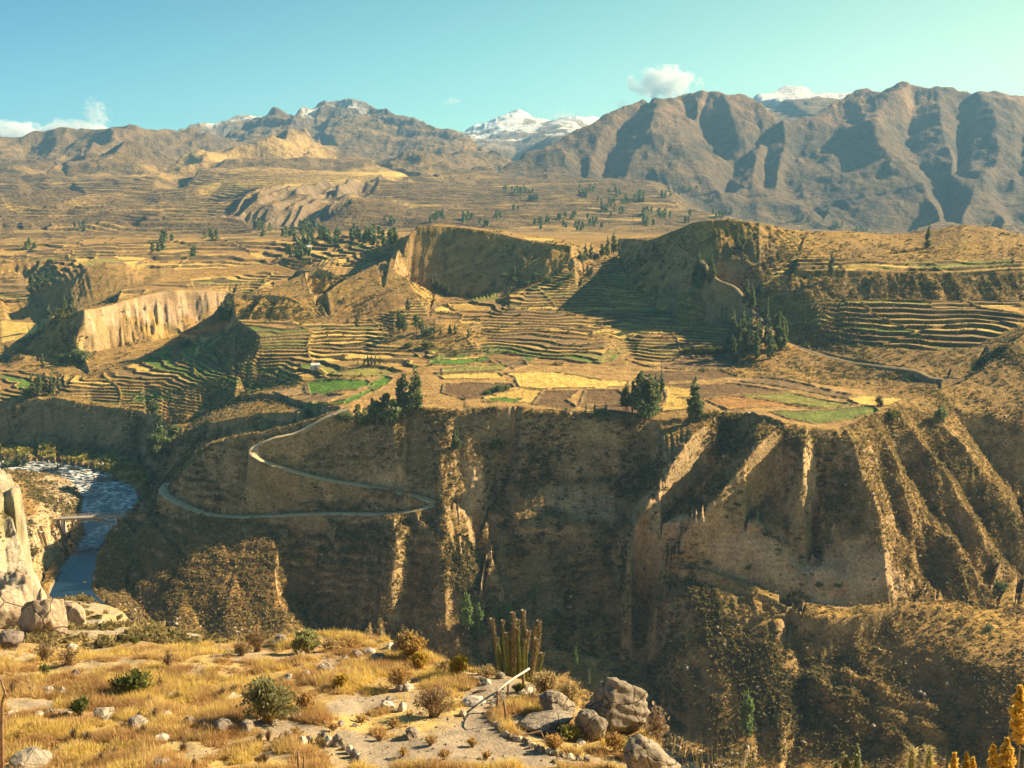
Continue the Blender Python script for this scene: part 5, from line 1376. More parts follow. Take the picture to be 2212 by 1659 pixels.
# ------------------------------------------------------------------ things on the near slope
from mathutils import noise as mn
def nhit(u, v):
    return NG.hit(u, v, 30)
def blades(name, base, h, w, nb, spread, cA, cB, seed, mat=None, parent=None, lean=(0, 0), cpc=None):
    """tufts of thin upright blades; base (n,3), h per tuft"""
    r = np.random.default_rng(seed); n = len(base)
    b = np.repeat(base, nb, 0); hh = np.repeat(h, nb) * r.uniform(.5, 1.1, n * nb)
    an = r.uniform(0, 6.283, n * nb); q = np.sqrt(r.random(n * nb)) * spread
    out = np.stack([np.cos(an), np.sin(an), 0 * an], 1)
    root = b + out * (q * np.repeat(h, nb))[:, None] * .35
    tip = root + out * (hh * (.15 + .5 * q / max(spread, .01)))[:, None]; tip[:, 2] += hh
    tip[:, 0] += lean[0] * hh; tip[:, 1] += lean[1] * hh
    side = np.stack([np.cos(r.uniform(0, 6.28, n * nb)), np.sin(an), 0 * an], 1) * w
    if cpc is None: t = (np.repeat(r.random(n), nb) * .6 + r.random(n * nb) * .4)[:, None]; cl = np.array(cA) * (1 - t) + np.array(cB) * t
    else: cl = np.repeat(cpc, nb, 0) * (.75 + .5 * r.random(n * nb))[:, None]
    cen = root; V1 = side
    n2 = len(cen)
    V = np.stack([cen - side, cen + side, tip], 1)
    me = bpy.data.meshes.new(name)
    me.vertices.add(n2 * 3); me.vertices.foreach_set('co', V.astype(np.float32).ravel())
    me.loops.add(n2 * 3); me.loops.foreach_set('vertex_index', np.arange(n2 * 3, dtype=np.int32))
    me.polygons.add(n2); me.polygons.foreach_set('loop_start', np.arange(0, n2 * 3, 3, dtype=np.int32))
    me.update(calc_edges=True)
    atn = me.color_attributes.new('albedo', 'FLOAT_COLOR', 'POINT')
    c = np.ones((n2, 3, 4), np.float32); c[:, :, :3] = cl.astype(np.float32)[:, None, :]
    atn.data.foreach_set('color', c.ravel())
    me.materials.append(mat or m_grass)
    o = bpy.data.objects.new(name, me); col.objects.link(o)
    if parent: o.parent = parent
    return o
m_grass = attr_mat("dry_blades", .35)
def near_grass():
    r = np.random.default_rng(21); n = int(60000 * max(Q, .5))
    a = r.uniform(-.52, .2, n); yy = r.uniform(37, 64, n)
    ci = np.searchsorted(NG.a, a).clip(0, len(NG.a) - 1); ri = np.searchsorted(NG.Y, yy).clip(0, len(NG.Y) - 1)
    x = a * yy
    d = fbm(x / 3, yy / 3, 401, 3) + .6 * fbm(x / .8, yy / .8, 402, 2)
    left = np.clip((.02 - a) / .35, 0, 1)
    keep = (r.random(n) < smooth(-.25, .25, d + .55 * left - .22)) & (M_pathn[ri, ci] < .35)
    x = x[keep]; yy = yy[keep]; left = left[keep]; d = d[keep]; z = heights(NG, x, yy); n = len(x)
    k1 = fbm(x / 2.6, yy / 2.6, 403, 3); k2 = fbm(x / 1.3 + 9, yy / 1.3, 404, 3)
    cpc = mix(np.array([.48, .33, .14]), np.array([.62, .45, .19]), smooth(-.25, .25, k1)[:, None])
    cpc = mix(cpc, np.array([.44, .26, .11]), (smooth(.05, .3, k2) * .8)[:, None])
    cpc = mix(cpc, np.array([.66, .50, .16]), (smooth(.16, .30, -k2 + .2 * k1) * .9)[:, None])
    h = .12 + .34 * np.clip(smooth(-.3, .5, d + .3 * left), 0, 1) * r.uniform(.5, 1.2, n)
    o = blades("dry_grass", np.stack([x, yy, z - .02], 1), h, .016, 13, .9, 0, 0, 22, cpc=cpc, lean=(-.12, -.05))
    tag(o, "golden and rusty dry grass covering the near slope", "grass", kind='stuff')
near_grass()
# sparse dry scrub on the sandy spur and the far left cliff top
wn = (NG.YY > 68) * (noise(NG.X / 4, NG.YY / 4, 411) > .5) * (NG.YY < 128) * .5 + M_lv * .9
print('spur', scatter("spur_scrub", 1100, 66, 230, np.clip(wn, 0, 1), .34, 34, (.11, .10, .045), (.42, .32, .14), "small dry bushes dotting the sandy spur and left cliff", "bushes", g=NG, seed=15, amin=-.5, amax=-.15))

def rock_mat(name, c1, c2, c3, sc, bump):
    m = plain_mat(name, c1, c2, sc, .95, 0, 9); nt = m.node_tree
    bs = [n for n in nt.nodes if n.type == 'BSDF_PRINCIPLED'][0]; tc = [n for n in nt.nodes if n.type == 'TEX_COORD'][0]
    wn = N(nt, "ShaderNodeTexNoise"); wn.inputs['Scale'].default_value = sc * 1.3; wn.inputs['Detail'].default_value = 4; nt.links.new(tc.outputs['Object'], wn.inputs[0])
    av = N(nt, "ShaderNodeVectorMath", operation='MULTIPLY_ADD'); av.inputs[1].default_value = (.5 / sc,) * 3; nt.links.new(wn.outputs['Color'], av.inputs[0]); nt.links.new(tc.outputs['Object'], av.inputs[2])
    vo = N(nt, "ShaderNodeTexVoronoi", feature='DISTANCE_TO_EDGE'); vo.inputs['Scale'].default_value = sc * .55; nt.links.new(av.outputs[0], vo.inputs[0])
    cr = N(nt, "ShaderNodeMapRange"); cr.inputs[1].default_value = 0; cr.inputs[2].default_value = .022; nt.links.new(vo.outputs[0], cr.inputs[0])
    fn = N(nt, "ShaderNodeTexNoise"); fn.inputs['Scale'].default_value = sc * 5; fn.inputs['Detail'].default_value = 10; fn.inputs['Roughness'].default_value = .7; nt.links.new(tc.outputs['Object'], fn.inputs[0])
    old = bs.inputs['Base Color'].links[0].from_socket
    ln = N(nt, "ShaderNodeMapRange"); ln.inputs[1].default_value = .5; ln.inputs[2].default_value = .62; ln.inputs[4].default_value = .8; nt.links.new(fn.outputs[0], ln.inputs[0])
    m1 = N(nt, "ShaderNodeMixRGB"); m1.inputs[2].default_value = (*c3, 1); nt.links.new(ln.outputs[0], m1.inputs[0]); nt.links.new(old, m1.inputs[1])
    m2 = N(nt, "ShaderNodeMixRGB"); m2.inputs[1].default_value = tuple(x * .55 for x in c1) + (1,); nt.links.new(cr.outputs[0], m2.inputs[0]); nt.links.new(m1.outputs[0], m2.inputs[2]); nt.links.new(m2.outputs[0], bs.inputs['Base Color'])
    ad = N(nt, "ShaderNodeMath", operation='MULTIPLY_ADD'); ad.inputs[1].default_value = .6; nt.links.new(cr.outputs[0], ad.inputs[0]); nt.links.new(fn.outputs[0], ad.inputs[2])
    bp = N(nt, "ShaderNodeBump"); bp.inputs['Distance'].default_value = bump; nt.links.new(ad.outputs[0], bp.inputs['Height']); nt.links.new(bp.outputs[0], bs.inputs['Normal'])
    return m
m_rockA = rock_mat("weathered_rock", (.27, .22, .17), (.42, .36, .29), (.18, .15, .12), 2.2, .06)
m_rockB = plain_mat("dark_rock", (.12, .10, .085), (.24, .19, .16), 2.5, .95, .05, 8)
m_rockW = plain_mat("pale_stone", (.42, .36, .28), (.60, .53, .44), 5, .95, .03, 6)
m_rockR = rock_mat("brown_boulder", (.24, .195, .145), (.42, .345, .265), (.15, .12, .09), 1.3, .12)
m_rockP = rock_mat("cream_rock", (.50, .40, .29), (.40, .27, .185), (.27, .20, .14), .45, .25)
def rock(name, loc, size, mat, seed, sub=3, flat=.7, strata=0, cuts=9, rot=None, parent=None, rough=.10):
    r = random.Random(seed)
    bm = bmesh.new(); bmesh.ops.create_icosphere(bm, subdivisions=sub, radius=1)
    pl = []
    for _ in range(cuts):
        n = Vector((r.gauss(0, 1), r.gauss(0, 1), r.gauss(0, .8))).normalized(); pl.append((n, r.uniform(.55, .85)))
    o3 = Vector((seed * 3.1, seed * 1.7, 0))
    for v in bm.verts:
        p = v.co.copy()
        for n, d in pl:
            e = p.dot(n) - d
            if e > 0: p -= n * e * .93
        k = mn.fractal(p * 1.6 + o3, 1.0, 2.0, 4 if sub > 3 else 3)
        p += p.normalized() * k * rough * 1.6
        if sub > 3: p += p.normalized() * mn.fractal(p * 6 + o3, .8, 2.0, 3) * rough * .45
        if sub > 3: p -= p.normalized() * .05 * max(0, .35 - abs(mn.noise(p * 2.3 + o3 * 2))) / .35 * .8
        if strata:
            s = math.sin((p.z * 1.0 + p.x * .15 + .12 * mn.noise(p * 2 + o3)) * strata)
            p *= 1 + .05 * max(-.2, s) * (1 if p.z > -.3 else .3)
        v.co = Vector((p.x * size[0], p.y * size[1], p.z * size[2]))
    me = bpy.data.meshes.new(name); bm.to_mesh(me); bm.free()
    me.materials.append(mat); me.polygons.foreach_set('use_smooth', [sub > 3] * len(me.polygons))
    o = bpy.data.objects.new(name, me); col.objects.link(o)
    if parent: o.parent = parent
    o.location = loc; o.rotation_euler = rot or (r.uniform(-.2, .2), r.uniform(-.2, .2), r.uniform(0, 6.28))
    return o
def px2m(h): return math.sqrt(h[0] ** 2 + h[1] ** 2 + h[2] ** 2) / F
def put_rock(u, v, w, hgt, mat, label, cat='rock', group=None, name="rock", sub=3, seed=None, sink=.35, **k):
    h = nhit(u, v)
    if h is None: print('rock misses', u, v); return
    m = px2m(h); sx = w * m / 2; sz = hgt * m / 2 / .9
    o = rock(name, (h[0], h[1] + sx * .4, h[2] + sz * (1 - 2 * sink)), (sx * 1.15, sx * .95, sz * 1.15), mat, seed or int(u * 7 + v), sub, **k)
    tag(o, label, cat, group); return o
# big boulders by the handrail
put_rock(1326, 1584, 136, 104, m_rockR, "large layered brown boulder at the edge above the gorge", "boulder", sub=5, strata=26, cuts=16, sink=.10, rot=(.1, .25, .3), rough=.045, seed=44)
put_rock(1200, 1553, 76, 50, m_rockR, "flat topped medium boulder left of the large layered one", "boulder", sub=5, cuts=6, sink=.1, rot=(0, -.1, .4), rough=.08, seed=12)
put_rock(1275, 1596, 64, 54, m_rockR, "small round boulder in front of the large layered one", "boulder", sub=5, cuts=3, sink=.12, rough=.07, seed=23)
put_rock(1405, 1672, 110, 74, m_rockR, "sloping pale rock at the edge below the large boulder", "boulder", sub=5, cuts=8, sink=.3, rot=(.1, .5, .2), rough=.07, seed=31)
put_rock(1175, 1575, 130, 26, m_rockR, "low slab of bedrock showing through the grass by the boulders", "rock", sub=4, cuts=4, sink=.4, seed=35)
# cream rocks lower left (beyond the grass)
def put_far(u, v, Yd, w, hgt, mat, label, seed, sub=5, **k):
    p = at(u, v, Yd); m = math.sqrt(p.length_squared) / F
    o = rock("boulder", p + Vector((0, w * m * .25, 0)), (w * m / 2 * 1.2, w * m / 2, hgt * m / 2 * 1.25), mat, seed, sub, **k)
    tag(o, label, "boulder"); return o
put_far(86, 1356, 74, 90, 100, m_rockP, "tall cream rock with a shaded left face, left of the sandy spur", 72, cuts=10, rot=(.15, .45, .2), rough=.05)
put_far(16, 1336, 92, 76, 90, m_rockP, "pinkish cream rock at the left edge behind the grass", 57, cuts=11, rot=(0, .2, 1.2), rough=.05)
put_far(138, 1352, 82, 74, 70, m_rockP, "pale sloping rock shoulder leaning onto the sandy spur", 59, cuts=11, rot=(.2, .65, 0), rough=.06)
put_far(14, 1392, 64, 50, 36, m_rockB, "grey rock at the left edge where the grass begins", 61, cuts=7)
# single stones in the grass
ST = [(224, 1552, 44, 30, 'A', "dark brown stone with a white top in the left grass"), (289, 1574, 44, 30, 'A', "square grey stone half buried in yellow grass"),
      (62, 1668, 82, 44, 'A', "broad lichen grey stone in the bottom left corner"), (477, 1585, 44, 34, 'B', "dark wedge shaped stone in the middle left grass"),
      (531, 1585, 36, 32, 'R', "upright brown stone with a lit right face beside the sandy strip"), (437, 1574, 28, 22, 'R', "brown stone left of the dark wedge stone"),
      (409, 1564, 24, 22, 'R', "reddish stone left of the brown stone row"), (346, 1600, 34, 10, 'W', "flat white stone low in the left grass"),
      (354, 1550, 28, 14, 'W', "low pale stone above the flat white one"), (498, 1518, 44, 18, 'W', "long whitish stone in front of the grey green shrub"),
      (99, 1502, 26, 18, 'A', "middle stone of three above the sandy patch at left"), (135, 1502, 22, 18, 'A', "right stone of three above the sandy patch at left"), (66, 1498, 20, 16, 'R', "left brown stone of three above the sandy patch at left"),
      (78, 1548, 24, 12, 'W', "white stone under the sandy patch at left"), (23, 1545, 22, 8, 'W', "thin white stone at the left edge under the sandy patch"), (104, 1546, 22, 16, 'R', "brown stone right of the white stone under the sandy patch"),
      (148, 1542, 16, 10, 'W', "small white stone beside the spiky green plant"), (154, 1318 + 84, 22, 14, 'W', "small pale stone where the grass meets the spur"),
      (161, 1459, 16, 14, 'B', "small dark stone in the upper left grass"), (60, 1480, 14, 10, 'A', "small grey stone in the upper left grass"), (344, 1664, 44, 22, 'R', "brown stone at the bottom edge in the left grass"),
      (185, 1596, 22, 12, 'A', "small grey stone below the white topped stone"), (367, 1508, 18, 10, 'W', "small pale stone in the middle of the tall grass"),
      (700, 1456, 40, 32, 'A', "rounded grey stone below the grassy edge"), (661, 1462, 18, 14, 'W', "small white stone left of the rounded grey stone"), (620, 1470, 26, 12, 'A', "low pale stone left below the rounded grey stone"),
      (888, 1594, 32, 28, 'B', "dark blue grey stone alone on the bare sand"), (603, 1392, 34, 24, 'A', "grey stone at the grassy edge left of the green shrub"), (650, 1420, 22, 16, 'R', "red brown stone under the edge shrubs"),
      (862, 1412, 36, 28, 'B', "dark broken rock beneath the tall yellow shrub"), (842, 1400, 20, 14, 'W', "white stone left of the dark broken rock"), (812, 1432, 40, 18, 'R', "brown stone on the bare slope left of the tall yellow shrub"),
      (800, 1412, 30, 14, 'W', "pale stone on the crest left of the yellow shrub"), (770, 1418, 24, 14, 'A', "grey stone on the crest left of the pale one"), (745, 1428, 20, 12, 'A', "small stone on the crest above the rounded stone"),
      (740, 1468, 16, 12, 'W', "small pale stone right of the rounded grey stone"), (865, 1492, 22, 18, 'A', "grey stone at the foot of the orange grass"), (880, 1490, 30, 14, 'W', "flat pale stone below the driftwood logs"),
      (838, 1530, 26, 18, 'W', "white stone in the bare patch left of the twiggy bush"), (870, 1536, 20, 24, 'W', "upright white stone left of the twiggy bush"), (842, 1515, 24, 10, 'A', "flat grey stone in the bare patch"),
      (1000, 1546, 16, 14, 'W', "small pale stone at the path edge left of the handrail shadow"), (1052, 1478, 18, 12, 'W', "pale stone by the path under the cactus"), (1082, 1466, 22, 14, 'A', "grey stone under the cactus"),
      (1070, 1662, 22, 10, 'R', "small reddish stone at the bottom edge of the bare path"), (1205, 1648, 26, 10, 'A', "flat stone on the path near the bottom right"), (1255, 1608, 22, 8, 'W', "flat white stone beside the small round boulder"),
      (1128, 1500, 24, 12, 'W', "white stone at the foot of the far handrail post"), (1142, 1496, 22, 14, 'W', "pale stone right of the far handrail post")]
MM = {'A': m_rockA, 'B': m_rockB, 'W': m_rockW, 'R': m_rockR}
for u, v, w, hg, mk, lab in ST: put_rock(u, v, w, hg, MM[mk], lab)
o = put_rock(1022, 1524, 46, 14, m_rockW, "flat white slab lying on the path", "slab", name="stone_slab", sub=4, cuts=5, sink=.2)
row1 = [(597, 1543, 16), (612, 1546, 12), (640, 1553, 26), (656, 1556, 14), (676, 1558, 18), (700, 1563, 12), (735, 1568, 18), (765, 1570, 14), (620, 1552, 14)]
for u, v, w in row1: put_rock(u, v, w, w * .6, m_rockW if rnd.random() < .7 else m_rockA, "small pale stone in the upper stone row across the sand", "rock", "upper row of pale stones")
row2 = [(607, 1596, 14), (622, 1600, 12), (634, 1600, 10), (652, 1610, 24), (666, 1606, 20), (694, 1606, 26), (710, 1612, 24), (729, 1612, 28), (744, 1620, 16), (755, 1628, 20), (768, 1636, 22), (778, 1646, 18), (773, 1640, 14)]
for i, (u, v, w) in enumerate(row2): put_rock(u, v, w, w * 1.0, [m_rockW, m_rockA, m_rockR][i % 3], "stone in the lower curved row bordering the bare ground", "rock", "lower curved row of stones")
kerb = [(1063, 1530), (1060, 1540), (1060, 1550), (1064, 1560), (1070, 1568), (1077, 1576), (1085, 1583), (1094, 1590), (1103, 1596), (1113, 1600), (1123, 1602), (1133, 1604), (1142, 1609), (1150, 1616), (1160, 1621), (1172, 1625), (1185, 1627), (1198, 1632), (1215, 1636), (1232, 1640), (1250, 1643), (1268, 1645), (1068, 1520), (1076, 1512), (1086, 1506)]
for i, (u, v) in enumerate(kerb): put_rock(u, v, rnd.uniform(13, 19), rnd.uniform(12, 17), [m_rockA, m_rockW, m_rockR][i % 3], "rough stone set in the low kerb beside the handrail", "kerb stone", "stone kerb beside the handrail", name="kerb_stone")
# pebbles: too many to count
def pebbles():
    r = np.random.default_rng(31); vs = []; fs = []
    base_v = [(1, 0, 0), (-.8, .2, 0), (0, 1, .1), (.1, -.9, 0), (0, .1, .7), (0, 0, -.5)]
    bf = [(0, 2, 4), (2, 1, 4), (1, 3, 4), (3, 0, 4), (2, 0, 5), (1, 2, 5), (3, 1, 5), (0, 3, 5)]
    for _ in range(3000):
        a = r.uniform(-.5, .2); y = r.uniform(38, 62); x = a * y; z = NG.height(x, y); s = .03 + .09 * r.random() ** 3
        if a < -.15 and r.random() < .6: continue
        b = len(vs); c = math.cos(r.uniform(0, 6)); sn = math.sqrt(max(0, 1 - c * c))
        for p in base_v: vs.append((x + (p[0] * c - p[1] * sn) * s, y + (p[0] * sn + p[1] * c) * s, z + (p[2] + .1) * s))
        fs += [tuple(i + b for i in q) for q in bf]
    o = mesh_obj("pebbles", vs, fs, m_rockA, smooth_=False); tag(o, "small loose stones scattered on the near ground", "pebbles", kind='stuff')
pebbles()

# ---- shrubs near the viewpoint
def twiggy(u, v, w, hgt, cS, cL, label, cat='shrub', nst=90, nl=1500, leaf=.035, lean=0, group=None, name="shrub", Yd=None, stiff=1.0, dots=True):
    h = (A(u, v) * Yd, Yd, NG.height(A(u, v) * Yd, Yd)) if Yd else nhit(u, v)
    if h is None: print('misses', label); return
    m = px2m(h); Wd = w * m / 2; Hh = hgt * m
    if Yd: Hh = E(v - hgt) * Yd - h[2]
    root = empty(name, h); tag(root, label, cat, group)
    r = np.random.default_rng(int(u * 3 + v)); lobes = r.uniform(.6, 1.15, 9)
    # stems: thin bent blades from the base
    n = nst; an = r.uniform(0, 6.283, n); q = r.random(n) ** .6
    q = q * lobes[(an / 6.2832 * 8.99).astype(int)]
    tip = np.stack([np.cos(an) * q * Wd + lean * Hh, np.sin(an) * q * Wd * .8, Hh * np.sqrt(np.maximum(.12, 1 - .75 * q ** 2)) * r.uniform(.7, 1.0, n)], 1)
    mid = tip * np.array([.45, .45, .55]) + r.normal(size=(n, 3)) * .03 * Hh
    vs = []; fs = []; cs = []
    st = .010 + .006 * Hh
    for i in range(n):
        s1 = np.array([math.cos(an[i] + 1.57), math.sin(an[i] + 1.57), 0]) * st
        b0 = np.array([0, 0, -.05]) + r.normal(size=3) * np.array([.06, .06, 0]) * Hh
        k = len(vs)
        vs += [b0 - s1, b0 + s1, mid[i] + s1 * .7, mid[i] - s1 * .7, tip[i]]
        fs += [(k, k + 1, k + 2, k + 3), (k + 3, k + 2, k + 4)]
    o = mesh_obj("stems", vs, fs, None, root, False)
    o.data.materials.append(m_stem)
    if nl:
        i = r.integers(0, n, nl); t = r.uniform(.45 if dots else .7, 1.02, nl)
        p = np.where(t[:, None] < .55, mid[i] * (t / .55)[:, None], mid[i] + (tip[i] - mid[i]) * ((t - .55) / .45)[:, None])
        p = p + r.normal(size=(nl, 3)) * .05 * Hh
        s = leaf
        d1 = r.normal(size=(nl, 3)) * s * .6; d2 = (tip[i] - mid[i]); d2 = d2 / (np.linalg.norm(d2, axis=1)[:, None] + 1e-6) * s * stiff + r.normal(size=(nl, 3)) * s * .4
        tt = r.random((nl, 1)); cl = (np.array(cS) * (1 - tt) + np.array(cL) * tt).astype(np.float32)
        quads_mesh("foliage", p, d1, d2, m_leaf, cl, root)
    return root
m_stem = plain_mat("dry_stems", (.20, .14, .09), (.34, .25, .15), 8, .9)
OL = ((.16, .16, .07), (.36, .34, .17)); YE = ((.34, .24, .05), (.68, .46, .08)); BR = ((.22, .15, .09), (.42, .30, .17)); GN = ((.09, .11, .03), (.24, .26, .08)); TN = ((.36, .27, .13), (.60, .46, .24)); OR = ((.40, .24, .09), (.62, .42, .17))
twiggy(578, 1556, 118, 92, *OL, "big grey green shrub in the middle of the near grass", nst=160, nl=3600, leaf=.05)
twiggy(292, 1500, 74, 52, *GN, "dark green bush in the golden grass", nl=1800, leaf=.055)
twiggy(252, 1496, 36, 40, (.10, .06, .04), (.18, .11, .07), "dead reddish stump bush beside the dark green one", nst=40, nl=260)
twiggy(556, 1408, 70, 56, *BR, "dense brown twig bush on the edge", nst=150, nl=1600, leaf=.03)
twiggy(522, 1416, 56, 34, *BR, "lower brown twig bush left of the dense one", nst=90, nl=900, leaf=.03)
twiggy(660, 1410, 62, 50, (.26, .26, .10), (.46, .46, .22), "pale green feathery shrub on the edge", nst=110, nl=1400, leaf=.05, stiff=2)
twiggy(712, 1408, 44, 32, *TN, "straw coloured low bush on the edge right of the feathery shrub", nl=700)
twiggy(640, 1412, 30, 30, *TN, "small straw bush leaning on the feathery shrub", nl=400)
twiggy(756, 1402, 70, 22, *OR, "rusty tuft bush on the crest", nl=900)
twiggy(886, 1424, 78, 62, (.30, .22, .12), (.62, .40, .10), "tall yellow tipped shrub on the edge above the gorge", nst=160, nl=2600, leaf=.05)
twiggy(906, 1444, 52, 36, *YE, "bright yellow shrub below the tall yellow tipped one", nl=1500, leaf=.045)
twiggy(994, 1458, 50, 44, (.28, .22, .04), (.62, .40, .05), "mustard yellow shrub between edge and cactus", nl=1300, leaf=.055)
twiggy(960, 1450, 46, 28, *TN, "straw bush left of the mustard shrub", nl=600)
twiggy(1055, 1468, 56, 34, *TN, "dry reed like bush left of the cactus foot", nl=500, nst=120)
twiggy(1180, 1508, 88, 62, *TN, "tall pale grass bush right of the far handrail post", nst=260, nl=1400, leaf=.04)
twiggy(1228, 1530, 60, 66, *TN, "loose straw coloured bush against the large boulder", nst=200, nl=900, leaf=.04)
twiggy(1122, 1496, 30, 22, *GN, "small green plant at the foot of the handrail", nl=500, leaf=.04)
twiggy(938, 1548, 98, 70, *BR, "wide twiggy bush with orange grass at its foot", nst=200, nl=1700, leaf=.035)
twiggy(866, 1488, 64, 54, *OR, "orange grass bush in the middle of the near ground", nst=200, nl=1200, leaf=.04)
twiggy(738, 1488, 36, 34, *YE, "small bright yellow bush right of the rounded stone", nl=700, leaf=.045)
twiggy(660, 1540, 60, 50, *OR, "orange tuft right of the big grey green shrub", nst=160, nl=1000)
twiggy(584, 1562, 22, 40, *YE, "yellow tuft at the foot of the big grey green shrub", nl=400)
twiggy(96, 1430, 60, 46, *BR, "bare twiggy bush before the tall cream rock", nst=120, nl=500)
twiggy(150, 1436, 70, 40, *BR, "second bare twiggy bush right of the one before the cream rock", nst=120, nl=500)
twiggy(98, 1460, 28, 24, *GN, "little green plant in the upper left grass", nl=400)
twiggy(365, 1446, 30, 44, *BR, "dark thin bush rising from the upper grass", nst=50, nl=300)
twiggy(175, 1546, 40, 40, *GN, "spiky green plant in the left grass", nst=60, nl=400, stiff=3)
twiggy(290, 1392, 28, 18, *GN, "green bush at the right of the sandy spur", nl=400, Yd=None)
twiggy(1230, 1600, 66, 34, (.20, .22, .05), (.46, .42, .12), "green yellow bush below the small round boulder", nl=900)
twiggy(1330, 1622, 60, 40, *OR, "rusty grass bush at the edge under the large boulder", nl=900)
twiggy(1362, 1640, 56, 44, (.26, .25, .07), (.50, .42, .16), "mixed green bush on the sloping rock at the edge", nl=800)
twiggy(1195, 1622, 50, 40, *OR, "rusty bush growing from the kerb", nl=700)
twiggy(1420, 1592, 34, 84, (.22, .16, .11), (.40, .30, .22), "tall dead stalk right of the large boulder", nst=14, nl=420, leaf=.05, Yd=42.6)
twiggy(1448, 1650, 44, 50, (.24, .20, .10), (.46, .38, .22), "dry bush clinging to the edge at the bottom", nst=60, nl=500)
twiggy(1570, 1700, 60, 70, (.22, .20, .04), (.50, .42, .10), "dim green yellow bush under the edge right of the rocks", nst=60, nl=900, Yd=36)
yt = [(346, 1488), (322, 1520), (382, 1514), (480, 1507), (505, 1500), (300, 1556), (335, 1554), (268, 1577), (504, 1583), (560, 1602), (580, 1600), (248, 1632), (190, 1606), (396, 1622), (446, 1588), (618, 1600), (28, 1500), (160, 1600), (310, 1590), (220, 1650), (420, 1660), (570, 1650)]
for (u, v) in yt: twiggy(u, v, rnd.uniform(24, 40), rnd.uniform(22, 34), (.46, .40, .06), (.66, .56, .12), "bright yellow tussock standing out of the near grass", "grass tussock", nst=140, nl=0, group="yellow tussocks in the near grass", name="grass_tussock")
gt = [(560, 1650), (640, 1590), (720, 1578), (850, 1572), (780, 1560), (930, 1610), (1020, 1614), (870, 1634), (960, 1640), (1050, 1640), (820, 1600), (300, 1660), (500, 1640), (120, 1620), (40, 1600), (60, 1580)]
for (u, v) in gt: twiggy(u, v, rnd.uniform(26, 44), rnd.uniform(14, 26), *OR, "low rusty tuft on sand or among the near grass", "grass tussock", nst=90, nl=140, group="rusty tufts on the near ground", name="grass_tussock")

# ---- column cactus clump
m_cact = plain_mat("cactus_skin", (.11, .135, .05), (.21, .22, .09), 5, .8, .02)
m_shag = attr_mat("shaggy_bristles", .1)
def cactus():
    Yc = 53.2
    root = empty("column_cactus", at(1116, 1455, Yc)); root.location.z = NG.height(root.location.x, Yc) - .1
    tag(root, "clump of tall column cacti with shaggy brown tops at the gorge edge", "cactus")
    g3 = lambda X_, Y_: (864 + X_ * .3038, 1248 + Y_ * .3038)
    ST_ = [(660, 295, 700, 1), (748, 308, 762, 0), (728, 370, 738, 0), (778, 470, 772, 0), (818, 250, 820, 2), (800, 330, 805, 2), (875, 235, 868, 1), (855, 360, 850, 0), (912, 378, 900, 1), (958, 435, 930, 2), (1000, 310, 940, 2), (962, 352, 935, 1), (1008, 540, 960, 0), (702, 430, 725, 0), (892, 440, 880, 0), (942, 540, 915, 0), (842, 300, 842, 0), (770, 395, 790, 0)]
    for i, (tx, ty, bx, kind) in enumerate(ST_):
        u, v = g3(tx, ty); dy = rnd.uniform(-.5, .5); top = at(u, v, Yc + dy); ub, vb = g3(bx, 660); b = at(ub, vb, Yc + dy); b.z = root.location.z - .1
        P = []; n = 9
        for k in range(n + 1):
            t = k / n; s = t ** .8
            x = b.x + (top.x - b.x) * s + .10 * math.sin(t * 3.1 + i * 2) * t; P.append(Vector((x + .03 * math.sin(t * 5 + i), b.y + (top.y - b.y) * s, b.z + (top.z - b.z) * t)) - root.location)
        r0 = rnd.uniform(.062, .088); vs = []; fs = []; seg = 20
        for k, p in enumerate(P):
            t = k / n; rad = r0 * (.75 + .35 * t if t < .5 else 1.0 - .1 * (t - .5)) * (1.0 if k < n - 1 else .8 if k < n else .3)
            for q in range(seg):
                a_ = 2 * math.pi * q / seg; rr = rad * (1 + (.16 if q % 2 else -.10))
                vs.append((p.x + rr * math.cos(a_), p.y + rr * math.sin(a_), p.z))
        for k in range(n):
            for q in range(seg): fs.append((k * seg + q, k * seg + (q + 1) % seg, (k + 1) * seg + (q + 1) % seg, (k + 1) * seg + q))
        fs.append(tuple(n * seg + q for q in range(seg)))
        st = mesh_obj("stem", vs, fs, m_cact, root, False)
        r = np.random.default_rng(i); t0 = {0: .95, 1: .62, 2: .35}[kind]; m = {0: 100, 1: 600, 2: 1100}[kind]
        tt = r.uniform(t0, 1.02, m); Pn = np.array([list(p) for p in P]); idx = np.clip(tt * n, 0, n - .001); j = idx.astype(int); f = (idx - j)[:, None]
        c = Pn[j] * (1 - f) + Pn[j + 1] * f; a_ = r.uniform(0, 6.283, m); out = np.stack([np.cos(a_), np.sin(a_), 0 * a_], 1)
        c = c + out * (r0 * r.uniform(.9, 1.45, m))[:, None]; d1 = np.cross(out, [0, 0, 1]) * .022; d2 = out * .03 + np.array([0, 0, .04]) + r.normal(size=(m, 3)) * .015
        tq = r.random((m, 1)); cl = (np.array([.22, .17, .11]) * (1 - tq) + np.array([.46, .38, .27]) * tq).astype(np.float32)
        quads_mesh("bristles", c, d1, d2, m_shag, cl, st)
cactus()
